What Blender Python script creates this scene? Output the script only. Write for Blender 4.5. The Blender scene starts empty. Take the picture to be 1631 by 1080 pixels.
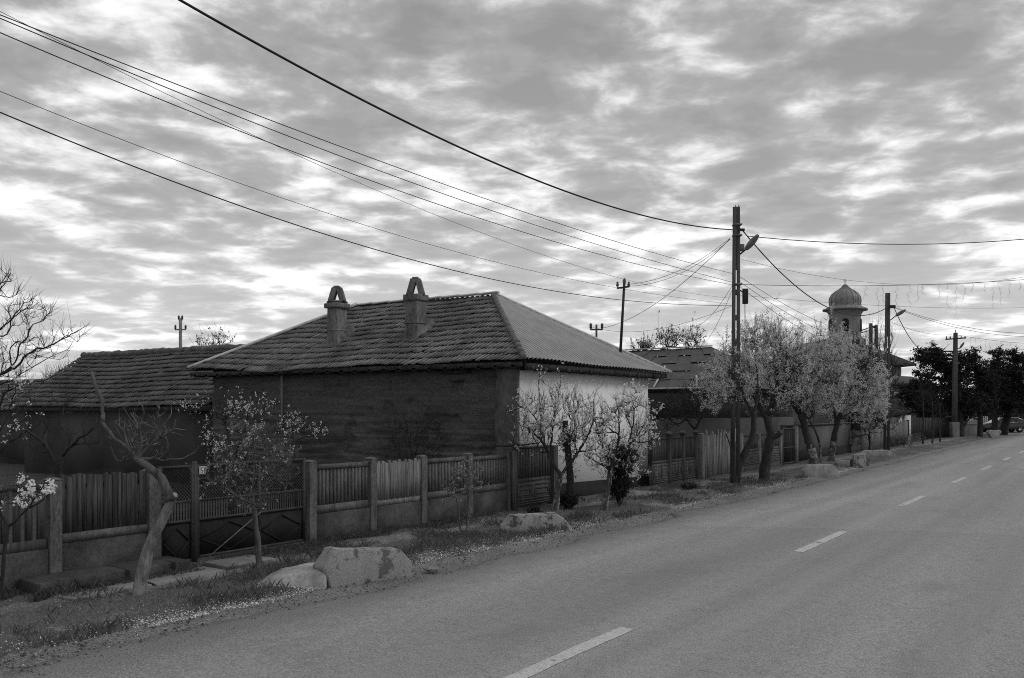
import bpy, bmesh, math, random
import numpy as np
R = math.radians
SC = bpy.context.scene
COL = SC.collection
# ---------------------------------------------------------------- frame of reference
# u = along the street (away), v = across it (towards the houses), z = up.  world = (-v, u, z)
FPX, CX, HY, CH = 1480.0, 815.5, 652.0, 2.3
YAW = R(33.1)
CS, SN = math.cos(YAW), math.sin(YAW)
FW = np.array([CS, SN, 0.0]); RT = np.array([SN, -CS, 0.0]); UP = np.array([0, 0, 1.0])
def AD(px, py, d):
    a = (px - CX) / FPX; b = (HY - py) / FPX
    return np.array([d * (SN * a + CS), d * (-CS * a + SN), CH + d * b])
def AV(px, py, v):
    a = (px - CX) / FPX
    return AD(px, py, v / (-CS * a + SN))
def G(px, py, z=0.0):
    return AD(px, py, (CH - z) * FPX / (py - HY))
def DY(py): return CH * FPX / (py - HY)
def UV(px, v):
    a = (px - CX) / FPX
    return v / (-CS * a + SN) * (SN * a + CS)
# ---------------------------------------------------------------- noise
_rt = np.random.RandomState(7).rand(256, 256)
def vn(x, y):
    xi = np.floor(x).astype(int); yi = np.floor(y).astype(int)
    fx = x - xi; fy = y - yi
    fx = fx * fx * (3 - 2 * fx); fy = fy * fy * (3 - 2 * fy)
    g = lambda i, j: _rt[i % 256, j % 256]
    return (g(xi, yi) * (1 - fx) + g(xi + 1, yi) * fx) * (1 - fy) + (g(xi, yi + 1) * (1 - fx) + g(xi + 1, yi + 1) * fx) * fy
def fbm(x, y, o=4):
    s = 0; a = .5; t = 0
    for k in range(o):
        s = s + a * vn(x * 2 ** k + 17.3 * k, y * 2 ** k + 5.1 * k); t += a; a *= .5
    return s / t
# ---------------------------------------------------------------- mesh builder
class MB:
    def __init__(s): s.V = []; s.F = []; s.M = []; s.n = 0
    def add(s, v, f, m=0):
        v = np.asarray(v, float).reshape(-1, 3)
        s.V.append(v)
        if isinstance(f, np.ndarray):
            s.F.append(f + s.n); s.M.append(np.full(len(f), m))
        else:
            for q in f:
                s.F.append(np.array([q]) + s.n); s.M.append(np.array([m]))
        s.n += len(v); return s
    def box(s, u0, u1, v0, v1, z0, z1, m=0):
        v = [(u0, v0, z0), (u1, v0, z0), (u1, v1, z0), (u0, v1, z0), (u0, v0, z1), (u1, v0, z1), (u1, v1, z1), (u0, v1, z1)]
        return s.add(v, [(0, 3, 2, 1), (4, 5, 6, 7), (0, 1, 5, 4), (1, 2, 6, 5), (2, 3, 7, 6), (3, 0, 4, 7)], m)
    def hexa(s, b, t, m=0):
        return s.add(list(b) + list(t), [(0, 3, 2, 1), (4, 5, 6, 7), (0, 1, 5, 4), (1, 2, 6, 5), (2, 3, 7, 6), (3, 0, 4, 7)], m)
    def bar(s, p, q, w, h, m=0, up=None):
        p = np.asarray(p, float); q = np.asarray(q, float)
        t = q - p; t /= np.linalg.norm(t)
        ref = np.array([0, 0, 1.]) if up is None else np.asarray(up, float)
        if abs(t @ ref) > .95: ref = np.array([1., 0, 0])
        a = np.cross(ref, t); a /= np.linalg.norm(a); b = np.cross(t, a)
        a = a * w / 2; b = b * h / 2
        return s.hexa([p - a - b, p + a - b, p + a + b, p - a + b], [q - a - b, q + a - b, q + a + b, q - a + b], m)
    def prism(s, poly, o, ax, ay, az, th, m=0):
        o, ax, ay, az = [np.asarray(k, float) for k in (o, ax, ay, az)]
        n = len(poly)
        A = [o + ax * p[0] + ay * p[1] for p in poly]; B = [a + az * th for a in A]
        f = [tuple(range(n))[::-1], tuple(range(n, 2 * n))] + [(i, (i + 1) % n, n + (i + 1) % n, n + i) for i in range(n)]
        return s.add(A + B, f, m)
    def tube(s, P, Rr, n=6, m=0, cap=True):
        P = np.asarray(P, float); k = len(P)
        Rr = np.broadcast_to(np.asarray(Rr, float), (k,))
        s.tubes(P[None], Rr[None], n, m)
        if cap:
            b = s.n - k * n
            s.F.append(np.array([list(range(b + (k - 1) * n, b + k * n))])); s.M.append(np.array([m]))
            s.F.append(np.array([list(range(b, b + n))[::-1]])); s.M.append(np.array([m]))
        return s
    def tubes(s, P, Rr, n=3, m=0):
        T, k, _ = P.shape
        t = np.gradient(P, axis=1)
        t /= np.linalg.norm(t, axis=2, keepdims=True) + 1e-9
        ov = P[:, -1] - P[:, 0]
        ref = np.where(np.abs(ov[:, 2:3]) > .75 * np.linalg.norm(ov, axis=1, keepdims=True), np.array([[1., 0, 0]]), np.array([[0, 0, 1.]]))
        a = np.cross(t, ref[:, None, :]); a /= np.linalg.norm(a, axis=2, keepdims=True) + 1e-9
        b = np.cross(t, a)
        th = np.arange(n) * 2 * math.pi / n
        V = P[:, :, None, :] + Rr[:, :, None, None] * (a[:, :, None, :] * np.cos(th)[None, None, :, None] + b[:, :, None, :] * np.sin(th)[None, None, :, None])
        idx = np.arange(T * k * n).reshape(T, k, n)
        q = np.stack([idx[:, :-1, :], np.roll(idx[:, :-1, :], -1, 2), np.roll(idx[:, 1:, :], -1, 2), idx[:, 1:, :]], -1).reshape(-1, 4)
        return s.add(V.reshape(-1, 3), q, m)
    def quads(s, Q, m=0):
        Q = np.asarray(Q); k, c, _ = Q.shape
        return s.add(Q.reshape(-1, 3), np.arange(k * c).reshape(k, c), m)
    def lathe(s, c, prof, n=24, m=0):
        c = np.asarray(c, float); k = len(prof)
        th = np.arange(n) * 2 * math.pi / n
        V = np.array([[c + [r * math.cos(t), r * math.sin(t), z] for t in th] for r, z in prof]).reshape(-1, 3)
        idx = np.arange(k * n).reshape(k, n)
        q = np.stack([idx[:-1], np.roll(idx[:-1], -1, 1), np.roll(idx[1:], -1, 1), idx[1:]], -1).reshape(-1, 4)
        return s.add(V, q, m)
    def grid(s, X, m=0):
        a, b, _ = X.shape
        i = np.arange(a * b).reshape(a, b)
        return s.add(X.reshape(-1, 3), np.stack([i[:-1, :-1], i[1:, :-1], i[1:, 1:], i[:-1, 1:]], -1).reshape(-1, 4), m)
    def build(s, name, mats, parent=None, origin=None, smooth=False, bevel=0, rough=0):
        V = np.concatenate(s.V)
        V = np.stack([-V[:, 1], V[:, 0], V[:, 2]], 1)
        if parent is not None: o = ORG[parent.name]
        elif origin is not None: o = np.array([-origin[1], origin[0], origin[2]])
        else: o = np.zeros(3)
        V = V - o
        me = bpy.data.meshes.new(name)
        me.vertices.add(len(V)); me.vertices.foreach_set('co', V.ravel().astype(np.float32))
        ln = np.concatenate([np.full(len(f), f.shape[1]) for f in s.F])
        lp = np.concatenate([f.ravel() for f in s.F])
        me.loops.add(len(lp)); me.loops.foreach_set('vertex_index', lp.astype(np.int32))
        me.polygons.add(len(ln))
        st = np.concatenate([[0], np.cumsum(ln)[:-1]])
        me.polygons.foreach_set('loop_start', st.astype(np.int32))
        me.polygons.foreach_set('material_index', np.concatenate(s.M).astype(np.int32))
        if smooth: me.polygons.foreach_set('use_smooth', np.ones(len(ln), bool))
        me.update(calc_edges=True); me.validate()
        if bevel:
            bm = bmesh.new(); bm.from_mesh(me)
            bmesh.ops.remove_doubles(bm, verts=bm.verts, dist=1e-4)
            bmesh.ops.recalc_face_normals(bm, faces=bm.faces)
            bmesh.ops.bevel(bm, geom=[e for e in bm.edges if len(e.link_faces) == 2 and e.calc_face_angle(0) > .4], offset=bevel, segments=2, affect='EDGES', profile=.6)
            if rough:
                for _ in range(4):
                    ee = [e for e in bm.edges if e.calc_length() > .09]
                    if ee: bmesh.ops.subdivide_edges(bm, edges=ee, cuts=1, use_grid_fill=True)
                bmesh.ops.triangulate(bm, faces=bm.faces)
                q = np.array([v.co[:] for v in bm.verts]); n_ = np.array([v.normal[:] for v in bm.verts])
                h = fbm(q[:, 0] * 7 + q[:, 1] * 5 + 40, q[:, 2] * 8 + q[:, 1] * 6 + 40, 4) - .5
                h = h - .9 * np.clip(fbm(q[:, 0] * 3 + 60, q[:, 2] * 3 + q[:, 1] * 3 + 60, 3) - .62, 0, 1)
                q = q + n_ * (h * rough * 2.6)[:, None]
                for v, c in zip(bm.verts, q): v.co = c
            bm.to_mesh(me); bm.free()
        for m in (mats if isinstance(mats, (list, tuple)) else [mats]): me.materials.append(m)
        ob = bpy.data.objects.new(name, me); COL.objects.link(ob)
        if parent is not None: ob.parent = parent; ORG[ob.name] = o
        else: ob.location = o; ORG[ob.name] = o
        return ob
ORG = {}
def tag(o, label=None, cat=None, group=None, kind=None):
    if label: o['label'] = label
    if cat: o['category'] = cat
    if group: o['group'] = group
    if kind: o['kind'] = kind
    return o
def thing(name, label, cat, p, group=None):
    e = bpy.data.objects.new(name, None); COL.objects.link(e)
    e.empty_display_size = .2
    e.location = (-p[1], p[0], p[2]); ORG[e.name] = np.array(e.location)
    return tag(e, label, cat, group)
# ---------------------------------------------------------------- materials (the photograph is monochrome: so is every colour)
def g3(x): return (x, x, x, 1)
class NT:
    def __init__(s, name):
        s.m = bpy.data.materials.new(name); s.m.use_nodes = True
        s.t = s.m.node_tree; s.t.nodes.clear()
        s.out = s.n('ShaderNodeOutputMaterial'); s.b = s.n('ShaderNodeBsdfPrincipled')
        s.l(s.b.outputs[0], s.out.inputs[0])
        s.tc = s.n('ShaderNodeTexCoord').outputs['Object']
    def n(s, t, **k):
        x = s.t.nodes.new(t)
        for a, b in k.items(): setattr(x, a, b)
        return x
    def l(s, a, b): s.t.links.new(a, b)
    def noise(s, scale, detail=5, rough=.6, stretch=None, dist=0.0):
        v = s.tc
        if stretch is not None:
            mp = s.n('ShaderNodeMapping'); mp.inputs['Scale'].default_value = stretch; s.l(v, mp.inputs[0]); v = mp.outputs[0]
        x = s.n('ShaderNodeTexNoise'); s.l(v, x.inputs['Vector'])
        x.inputs['Scale'].default_value = scale; x.inputs['Detail'].default_value = detail; x.inputs['Roughness'].default_value = rough; x.inputs['Distortion'].default_value = dist
        return x.outputs['Fac']
    def ramp(s, f, stops):
        r = s.n('ShaderNodeValToRGB'); s.l(f, r.inputs[0]); e = r.color_ramp.elements
        while len(e) < len(stops): e.new(.5)
        for q, (p, c) in zip(e, stops): q.position = p; q.color = g3(c)
        return r.outputs[0]
    def math(s, op, a, b=None, c=None):
        x = s.n('ShaderNodeMath', operation=op)
        for i, k in enumerate((a, b, c)):
            if k is None: continue
            if isinstance(k, (int, float)): x.inputs[i].default_value = k
            else: s.l(k, x.inputs[i])
        return x.outputs[0]
    def mix(s, f, a, b, mode='MIX'):
        x = s.n('ShaderNodeMix', data_type='RGBA', blend_type=mode)
        for i, k in ((0, f), (6, a), (7, b)):
            if isinstance(k, (int, float)): x.inputs[i].default_value = k if i == 0 else g3(k)
            else: s.l(k, x.inputs[i])
        return x.outputs[2]
    def done(s, col, rough=.85, bump=None, bs=.3, bd=.02, metal=0, spec=.3):
        if isinstance(col, (int, float)): s.b.inputs['Base Color'].default_value = g3(col)
        else: s.l(col, s.b.inputs['Base Color'])
        if isinstance(rough, (int, float)): s.b.inputs['Roughness'].default_value = rough
        else: s.l(rough, s.b.inputs['Roughness'])
        s.b.inputs['Metallic'].default_value = metal
        s.b.inputs['Specular IOR Level'].default_value = spec
        if bump is not None:
            b = s.n('ShaderNodeBump'); b.inputs['Strength'].default_value = bs; b.inputs['Distance'].default_value = bd
            s.l(bump, b.inputs['Height']); s.l(b.outputs[0], s.b.inputs['Normal'])
        return s.m
def simple(name, lo, hi, scale=4, stretch=None, rough=.85, bs=.4, bd=.01, fine=30, metal=0, spec=.3, detail=6):
    t = NT(name)
    a = t.noise(scale, detail, .65, stretch); f = t.noise(fine, 4, .7, stretch)
    k = t.mix(.45, a, f)
    return t.done(t.ramp(k, [(.38, lo * .8), (.5, (lo + hi) / 2), (.62, hi * 1.12)]), rough, k, bs, bd, metal, spec)
M = {}
def asphalt():
    t = NT('asphalt')
    fine = t.noise(55, 3, .85); mid = t.noise(9, 5, .7); big = t.noise(.5, 3, .5, (1, .12, 1)); strips = t.noise(1.1, 2, .5, (1, .015, 1))
    c = t.ramp(fine, [(.36, .09), (.5, .27), (.64, .5)])
    c = t.mix(.35, c, t.ramp(mid, [(.36, .2), (.64, .33)]))
    c = t.mix(1, c, t.ramp(big, [(.3, .86), (.7, 1.1)]), 'MULTIPLY')
    c = t.mix(1, c, t.ramp(strips, [(.38, .93), (.62, 1.13)]), 'MULTIPLY')
    sx = t.n('ShaderNodeSeparateXYZ'); t.l(t.tc, sx.inputs[0])
    ln = t.math('ADD', sx.outputs[1], t.math('MULTIPLY', sx.outputs[0], -.38))
    ln = t.math('ADD', ln, t.math('MULTIPLY', t.noise(1.5), .5))
    st = t.math('LESS_THAN', ln, 20.2)
    c = t.mix(t.math('MULTIPLY', st, .14), c, .11)
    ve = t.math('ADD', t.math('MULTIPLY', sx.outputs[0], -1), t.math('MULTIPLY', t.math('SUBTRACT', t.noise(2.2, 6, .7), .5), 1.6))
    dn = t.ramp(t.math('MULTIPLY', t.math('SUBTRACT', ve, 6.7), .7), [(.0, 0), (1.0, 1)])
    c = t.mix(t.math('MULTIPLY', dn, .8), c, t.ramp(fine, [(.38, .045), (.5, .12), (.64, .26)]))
    oil = t.ramp(t.noise(.8, 5, .6, (1, .35, 1)), [(.56, 0), (.68, 1)])
    c = t.mix(t.math('MULTIPLY', oil, .3), c, .13)
    cr = t.noise(1.3, 8, .6, None, 1.2)
    crk = t.math('LESS_THAN', t.math('ABSOLUTE', t.math('SUBTRACT', cr, .5)), .0022)
    c = t.mix(t.math('MULTIPLY', crk, .5), c, .06)
    sp = t.math('GREATER_THAN', t.noise(38, 2, .5), .77)
    c = t.mix(t.math('MULTIPLY', sp, .5), c, .5)
    return t.done(c, .9, t.mix(.5, fine, mid), .5, .008, 0, .25)
def soil():
    t = NT('verge_soil')
    fine = t.noise(45, 4, .75); mid = t.noise(4, 6, .65); big = t.noise(.7, 4, .6)
    dirt = t.ramp(fine, [(.36, .07), (.5, .165), (.64, .33)])
    turf = t.ramp(fine, [(.36, .042), (.64, .175)])
    sx = t.n('ShaderNodeSeparateXYZ'); t.l(t.tc, sx.inputs[0])
    v = t.math('MULTIPLY', sx.outputs[0], -1)
    vv = t.math('ADD', v, t.math('MULTIPLY', t.math('SUBTRACT', mid, .5), .9))
    near = t.math('LESS_THAN', vv, 8.75)                         # gravel shoulder
    path = t.math('LESS_THAN', t.math('ABSOLUTE', t.math('SUBTRACT', vv, 10.72)), .3)   # trodden path by the fences
    f = t.math('MAXIMUM', near, path)
    f2 = t.math('MAXIMUM', f, t.math('GREATER_THAN', big, .62))
    c = t.mix(f2, turf, dirt)
    c = t.mix(1, c, t.ramp(big, [(.3, .8), (.7, 1.2)]), 'MULTIPLY')
    peb = t.math('GREATER_THAN', t.noise(60, 2, .5), .72)
    c = t.mix(t.math('MULTIPLY', peb, t.math('MULTIPLY', f, .5)), c, .4)
    return t.done(c, .95, t.mix(.5, fine, mid), .8, .03, 0, .1)
def adobe():
    t = NT('adobe_wall')
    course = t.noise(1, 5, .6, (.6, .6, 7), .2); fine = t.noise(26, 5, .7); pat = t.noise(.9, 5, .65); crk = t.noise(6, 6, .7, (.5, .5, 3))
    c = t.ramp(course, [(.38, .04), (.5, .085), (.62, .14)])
    c = t.mix(.4, c, t.ramp(fine, [(.38, .025), (.62, .115)]))
    c = t.mix(1, c, t.ramp(pat, [(.36, .7), (.64, 1.3)]), 'MULTIPLY')
    br = t.n('ShaderNodeTexBrick'); mp = t.n('ShaderNodeMapping'); mp.inputs['Rotation'].default_value = (R(90), 0, 0)
    t.l(t.tc, mp.inputs[0]); t.l(mp.outputs[0], br.inputs['Vector'])
    br.inputs['Scale'].default_value = 1; br.inputs['Brick Width'].default_value = .36; br.inputs['Row Height'].default_value = .14; br.inputs['Mortar Size'].default_value = .012
    br.inputs['Color1'].default_value = g3(1); br.inputs['Color2'].default_value = g3(.86); br.inputs['Mortar'].default_value = g3(.45)
    c = t.mix(t.math('MULTIPLY', t.math('GREATER_THAN', crk, .5), .55), c, t.mix(1, c, br.outputs[0], 'MULTIPLY'))
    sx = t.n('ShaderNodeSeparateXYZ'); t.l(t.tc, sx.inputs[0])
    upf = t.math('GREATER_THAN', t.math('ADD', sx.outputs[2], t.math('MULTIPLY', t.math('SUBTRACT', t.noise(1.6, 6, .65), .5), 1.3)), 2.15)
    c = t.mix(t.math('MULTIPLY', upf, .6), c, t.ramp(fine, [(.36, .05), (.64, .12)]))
    hole = t.math('GREATER_THAN', t.noise(2.6, 4, .6, (1, 1, 2.4)), .69)
    c = t.mix(t.math('MULTIPLY', hole, .7), c, .022)
    h = t.mix(.5, course, crk)
    return t.done(c, .95, h, .9, .05, 0, .1)
def plaster(name, lo, hi, stain):
    t = NT(name)
    big = t.noise(.7, 5, .6); fine = t.noise(40, 4, .7); drip = t.noise(2.2, 5, .65, (1, 1, .14))
    c = t.ramp(big, [(.36, lo), (.64, hi)])
    c = t.mix(1, c, t.ramp(fine, [(.38, .96), (.62, 1.03)]), 'MULTIPLY')
    c = t.mix(t.math('MULTIPLY', t.ramp(drip, [(.56, 0), (.75, 1)]), .35), c, stain)
    return t.done(c, .9, t.mix(.6, fine, big), .25, .01, 0, .15)
def flaky(name, paint, bare, amount=.5):
    t = NT(name)
    a = t.noise(5, 8, .7, None, .4); fine = t.noise(50, 4, .7); drip = t.noise(5, 5, .6, (1, 1, .3))
    k = t.math('ADD', t.math('MULTIPLY', a, .7), t.math('MULTIPLY', drip, .3))
    c = t.mix(t.ramp(k, [(amount, 0), (amount + .035, 1)]), paint, bare)
    c = t.mix(1, c, t.ramp(fine, [(.36, .68), (.64, 1.25)]), 'MULTIPLY')
    return t.done(c, .9, t.mix(.5, k, fine), .6, .015, 0, .15)
def tiles(name, lo, hi, off=0.0, period=.125):
    t = NT(name)
    cell = t.n('ShaderNodeTexVoronoi'); cell.inputs['Scale'].default_value = 3.6; t.l(t.tc, cell.inputs['Vector'])
    bw = t.n('ShaderNodeRGBToBW'); t.l(cell.outputs['Color'], bw.inputs[0])
    fine = t.noise(30, 5, .7); big = t.noise(.8, 5, .6)
    c = t.ramp(bw.outputs[0], [(.0, lo * .6), (.2, lo), (.8, hi), (.93, hi), (1, hi * 1.7)])
    c = t.mix(.5, c, t.ramp(fine, [(.36, lo * .45), (.64, hi * 1.35)]))
    c = t.mix(1, c, t.ramp(big, [(.36, .68), (.64, 1.3)]), 'MULTIPLY')
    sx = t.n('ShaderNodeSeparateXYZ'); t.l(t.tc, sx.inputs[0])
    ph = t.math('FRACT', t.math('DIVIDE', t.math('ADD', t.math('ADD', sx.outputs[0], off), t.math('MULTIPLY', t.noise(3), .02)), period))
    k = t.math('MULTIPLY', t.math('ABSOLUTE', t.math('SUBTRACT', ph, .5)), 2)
    c = t.mix(1, c, t.ramp(k, [(.0, 1.25), (.45, 1.0), (.85, .42)]), 'MULTIPLY')  # shade of the ribs put into the colour: dark grooves, light crests
    return t.done(c, .85, fine, .5, .01, 0, .2)
def wood(name, lo, hi, along=(14, 14, .9)):
    t = NT(name)
    a = t.noise(1, 6, .7, along); b = t.noise(3, 4, .6, (along[0] * 2, along[1] * 2, along[2] * .8)); big = t.noise(.9, 3)
    k = t.mix(.5, a, b)
    c = t.ramp(k, [(.38, lo * .4), (.5, (lo + hi) / 2), (.6, hi * 1.2)])
    c = t.mix(1, c, t.ramp(big, [(.3, .75), (.7, 1.2)]), 'MULTIPLY')
    return t.done(c, .85, k, .6, .01, 0, .2)
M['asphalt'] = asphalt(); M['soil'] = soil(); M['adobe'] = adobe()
M['ground'] = simple('field_soil', .02, .055, 1.5, fine=20)
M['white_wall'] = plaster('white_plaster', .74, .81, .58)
M['grey_wall'] = plaster('grey_plaster', .2, .3, .1); M['yard_wall'] = plaster('yard_plaster', .07, .115, .04)
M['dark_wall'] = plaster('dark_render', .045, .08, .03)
M['pale_plaster'] = simple('corner_plaster', .06, .14, 1.8, (1, 1, .6), fine=9)
M['plinth'] = simple('plinth_render', .008, .018, 3)
M['paint'] = flaky('road_paint', .5, .26, .575)
M['block'] = flaky('flaking_limewash', .27, .12, .505)
M['block2'] = flaky('mossy_limewash', .32, .1, .49)
M['concrete'] = simple('old_concrete', .15, .25, 3, fine=40)
M['concrete_pale'] = simple('pale_concrete', .22, .36, 2.5, fine=22); M['chimney'] = simple('sooty_chimney_render', .07, .2, 2.2, (1, 1, .5), fine=14); M['concrete_dark'] = simple('weathered_concrete', .03, .08, 3, fine=40)
M['post'] = simple('post_concrete', .06, .13, 5, (1, 1, .4), fine=40)
M['slab'] = simple('path_concrete', .14, .23, 2.5, fine=45)
M['tile'] = tiles('clay_tile', .11, .21, 6.25, .125); M['tile_old'] = tiles('mossy_tile', .065, .13, 6.0, .14)
M['ridge'] = simple('ridge_mortar', .06, .17, 5)
M['corr'] = simple('corrugated_sheet', .3, .4, 1.2, (1, 1, 1), .55, .1, .004, 18, .0, .5)
def ribbed():
    t = NT('ribbed_sheet'); sx = t.n('ShaderNodeSeparateXYZ'); t.l(t.tc, sx.inputs[0])
    ph = t.math('FRACT', t.math('DIVIDE', t.math('ADD', sx.outputs[1], 22.3 - 18.33), .185))
    k = t.math('ABSOLUTE', t.math('SUBTRACT', ph, .5)); a = t.noise(2.5, 5, .65); f = t.noise(16, 4, .6)
    k = t.math('ADD', k, t.math('MULTIPLY', t.math('SUBTRACT', f, .5), .12))
    c = t.mix(t.ramp(k, [(.2, 0), (.4, 1)]), t.ramp(a, [(.36, .23), (.64, .31)]), .075)  # valley shade painted as dark stripes between the ribs
    return t.done(c, .5, f, .08, .004, 0, .5)
M['ribbed'] = ribbed()
M['sheet'] = simple('rusty_sheet', .03, .075, 1.5, None, .6, .2, .006, 18, .0, .4)
M['trim'] = simple('zinc_trim', .4, .55, 2, None, .45, .1, .004, 18, .0, .5)
M['dome'] = simple('dome_metal', .14, .22, 3, (1, 1, .5), .5, .2, .005, 20, 0, .5)
M['timber'] = wood('dark_timber', .03, .06, (3, 3, 3))
M['plank'] = wood('plank_wood', .03, .085); M['plank_pale'] = wood('grey_plank_wood', .09, .24); M['slat'] = wood('slat_paint', .05, .1)
M['gate'] = simple('gate_steel', .014, .026, 3, None, .75, .15, .004, 30, 0, .15)
M['gate_rail'] = simple('gate_rail_steel', .025, .05, 3, None, .6, .15, .004, 30, 0, .3)
M['pole'] = simple('pole_concrete', .05, .085, 3, (1, 1, .3), fine=30)
M['pole_pale'] = simple('pale_pole_concrete', .12, .24, 3, (1, 1, .5), fine=30)
M['iron'] = simple('dark_iron', .015, .03, 5, None, .6)
M['lamp'] = simple('lamp_housing', .12, .17, 5, None, .5, .1)
M['wire'] = simple('wire_rubber', .015, .025, 3, None, .7)
M['ceramic'] = simple('insulator_ceramic', .06, .1, 5, None, .3)
M['bark'] = simple('bark', .1, .27, 6, (1, 1, .25), .9, 1, .02, 26)  # paler bark that paints the leaning tree's lower trunk as lit
M['bark_dark'] = simple('dark_bark', .02, .05, 6, (1, 1, .25), .9, 1, .02, 26)
M['bark_mid'] = simple('grey_bark', .045, .12, 6, (1, 1, .25), .9, 1, .02, 26)
M['lime_or_lit'] = flaky('limewashed_bark', .24, .07, .47)
M['cut'] = simple('cut_wood', .2, .34, 9)
M['twig'] = simple('twig_bark', .07, .16, 8); M['twig_pale'] = simple('pale_twig', .16, .3, 8); M['twig_dark'] = simple('dark_twig', .015, .03, 8)  # the pale twigs carry the light they catch in their colour
def petal(name, lo, hi, tr=.3):
    t = NT(name); c = t.ramp(t.noise(14, 3), [(.35, lo), (.65, hi)])
    t.done(c, .7, None, spec=.2)
    tl = t.n('ShaderNodeBsdfTranslucent'); t.l(c, tl.inputs[0]); mx = t.n('ShaderNodeMixShader'); mx.inputs[0].default_value = tr
    t.l(t.b.outputs[0], mx.inputs[1]); t.l(tl.outputs[0], mx.inputs[2]); t.l(mx.outputs[0], t.out.inputs[0])
    return t.m
M['blossom'] = petal('white_petal', .8, .92, .42); M['blossom_dim'] = petal('soft_petal', .5, .78, .42); M['leaf'] = petal('young_leaf', .13, .26); M['leaf_dark'] = petal('dark_leaf', .02, .045)
M['needle'] = petal('pine_needle', .018, .035, .15)
M['blade'] = petal('grass_blade', .14, .36, .4); M['blade_dark'] = petal('weed_blade', .06, .15, .35)
M['car'] = simple('car_paint', .012, .016, 3, None, .18, .02, .001, 30, 0, .6)
M['glass'] = simple('dark_glass', .015, .02, 3, None, .08, .01, .001, 30, 0, .8)
M['chrome'] = simple('chrome', .6, .7, 3, None, .25, .02, .001, 30, .9)
M['rubber'] = simple('rubber', .012, .02, 9)
M['white_paint'] = simple('white_enamel', .62, .72, 5, None, .5)
M['ink'] = simple('black_enamel', .012, .016, 5, None, .5)
M['cabinet'] = simple('cabinet_paint', .22, .3, 2, None, .6)
# ---------------------------------------------------------------- camera, sky, sun
cd = bpy.data.cameras.new('camera'); cam = bpy.data.objects.new('camera', cd); COL.objects.link(cam)
cam.location = (0, 0, CH); cam.rotation_euler = (R(90), 0, YAW)
cd.sensor_width = 36; cd.lens = 36 * FPX / 1631; cd.shift_y = (HY - 540) / 1631; cd.clip_start = .1; cd.clip_end = 3000
SC.camera = cam
SUN_EL, SUN_AZ = R(42), R(62)            # azimuth from +y (ahead, along the street) towards +x (over the road)
w = bpy.data.worlds.new('World'); SC.world = w; w.use_nodes = True
t = w.node_tree; t.nodes.clear()
class WT(NT):
    def __init__(s, t): s.t = t
W = WT(t)
out = W.n('ShaderNodeOutputWorld'); bg = W.n('ShaderNodeBackground'); W.l(bg.outputs[0], out.inputs[0])
sky = W.n('ShaderNodeTexSky', sky_type='NISHITA'); sky.sun_disc = False; sky.sun_elevation = SUN_EL; sky.sun_rotation = SUN_AZ
bw = W.n('ShaderNodeRGBToBW'); W.l(sky.outputs[0], bw.inputs[0])
tc = W.n('ShaderNodeTexCoord'); sp = W.n('ShaderNodeSeparateXYZ'); W.l(tc.outputs['Generated'], sp.inputs[0])
zz = W.math('MAXIMUM', sp.outputs[2], 0.0)
den = W.math('ADD', zz, .12)
cb = W.n('ShaderNodeCombineXYZ'); W.l(W.math('DIVIDE', sp.outputs[0], den), cb.inputs[0]); W.l(W.math('DIVIDE', sp.outputs[1], den), cb.inputs[1])
rot = W.n('ShaderNodeMapping'); rot.inputs['Rotation'].default_value = (0, 0, -YAW); rot.inputs['Location'].default_value = (8.3, 4.9, 0); W.l(cb.outputs[0], rot.inputs[0])
W.tc = rot.outputs[0]
n1 = W.noise(1.2, 2, .5, None, .1); n2 = W.noise(5.2, 10, .58, None, .2); n3 = W.noise(.33, 2, .5)
wv = W.n('ShaderNodeTexNoise'); W.l(W.tc, wv.inputs['Vector']); wv.inputs['Scale'].default_value = 3.0; wv.inputs['Detail'].default_value = 4
wo = W.n('ShaderNodeVectorMath', operation='MULTIPLY_ADD'); W.l(wv.outputs['Color'], wo.inputs[0]); wo.inputs[1].default_value = (.42, .42, 0); W.l(W.tc, wo.inputs[2])
vo = W.n('ShaderNodeTexVoronoi', feature='SMOOTH_F1'); W.l(wo.outputs[0], vo.inputs['Vector']); vo.inputs['Scale'].default_value = 4.2; vo.inputs['Smoothness'].default_value = .6
cell = W.math('SUBTRACT', .78, W.math('MULTIPLY', vo.outputs['Distance'], .62))
den_ = W.math('ADD', W.math('ADD', W.math('MULTIPLY', n1, .30), W.math('MULTIPLY', n2, .40)), W.math('ADD', W.math('MULTIPLY', n3, .10), W.math('MULTIPLY', cell, .23)))
thick = W.ramp(den_, [(.41, 0), (.452, .5), (.487, .85), (.527, 1)])
clr = W.ramp(den_, [(.41, 1.0), (.455, .68), (.505, .47), (.59, .34)])
hz = W.ramp(sp.outputs[2], [(0.0, 1.0), (.10, .85), (.2, .3), (.4, 0)])
cl = W.mix(W.math('MULTIPLY', hz, .6), clr, .9)
lum = W.math('MULTIPLY', W.math('ADD', W.math('MULTIPLY', cl, 8.2), 0), 1)
gap = W.math('ADD', W.math('MULTIPLY', bw.outputs[0], .35), 8.6)
fin = W.math('ADD', W.math('MULTIPLY', lum, thick), W.math('MULTIPLY', gap, W.math('SUBTRACT', 1, thick)))
W.l(fin, bg.inputs[0]); bg.inputs[1].default_value = .11
sl = bpy.data.lights.new('sun', 'SUN'); so = bpy.data.objects.new('sun', sl); COL.objects.link(so)
sl.energy = .75; sl.angle = R(18); sl.color = (1, 1, 1)
from mathutils import Vector
sd = Vector((math.sin(SUN_AZ) * math.cos(SUN_EL), math.cos(SUN_AZ) * math.cos(SUN_EL), math.sin(SUN_EL)))
so.rotation_euler = (-sd).to_track_quat('-Z', 'Y').to_euler(); so.location = (20, -5, 40)
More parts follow.
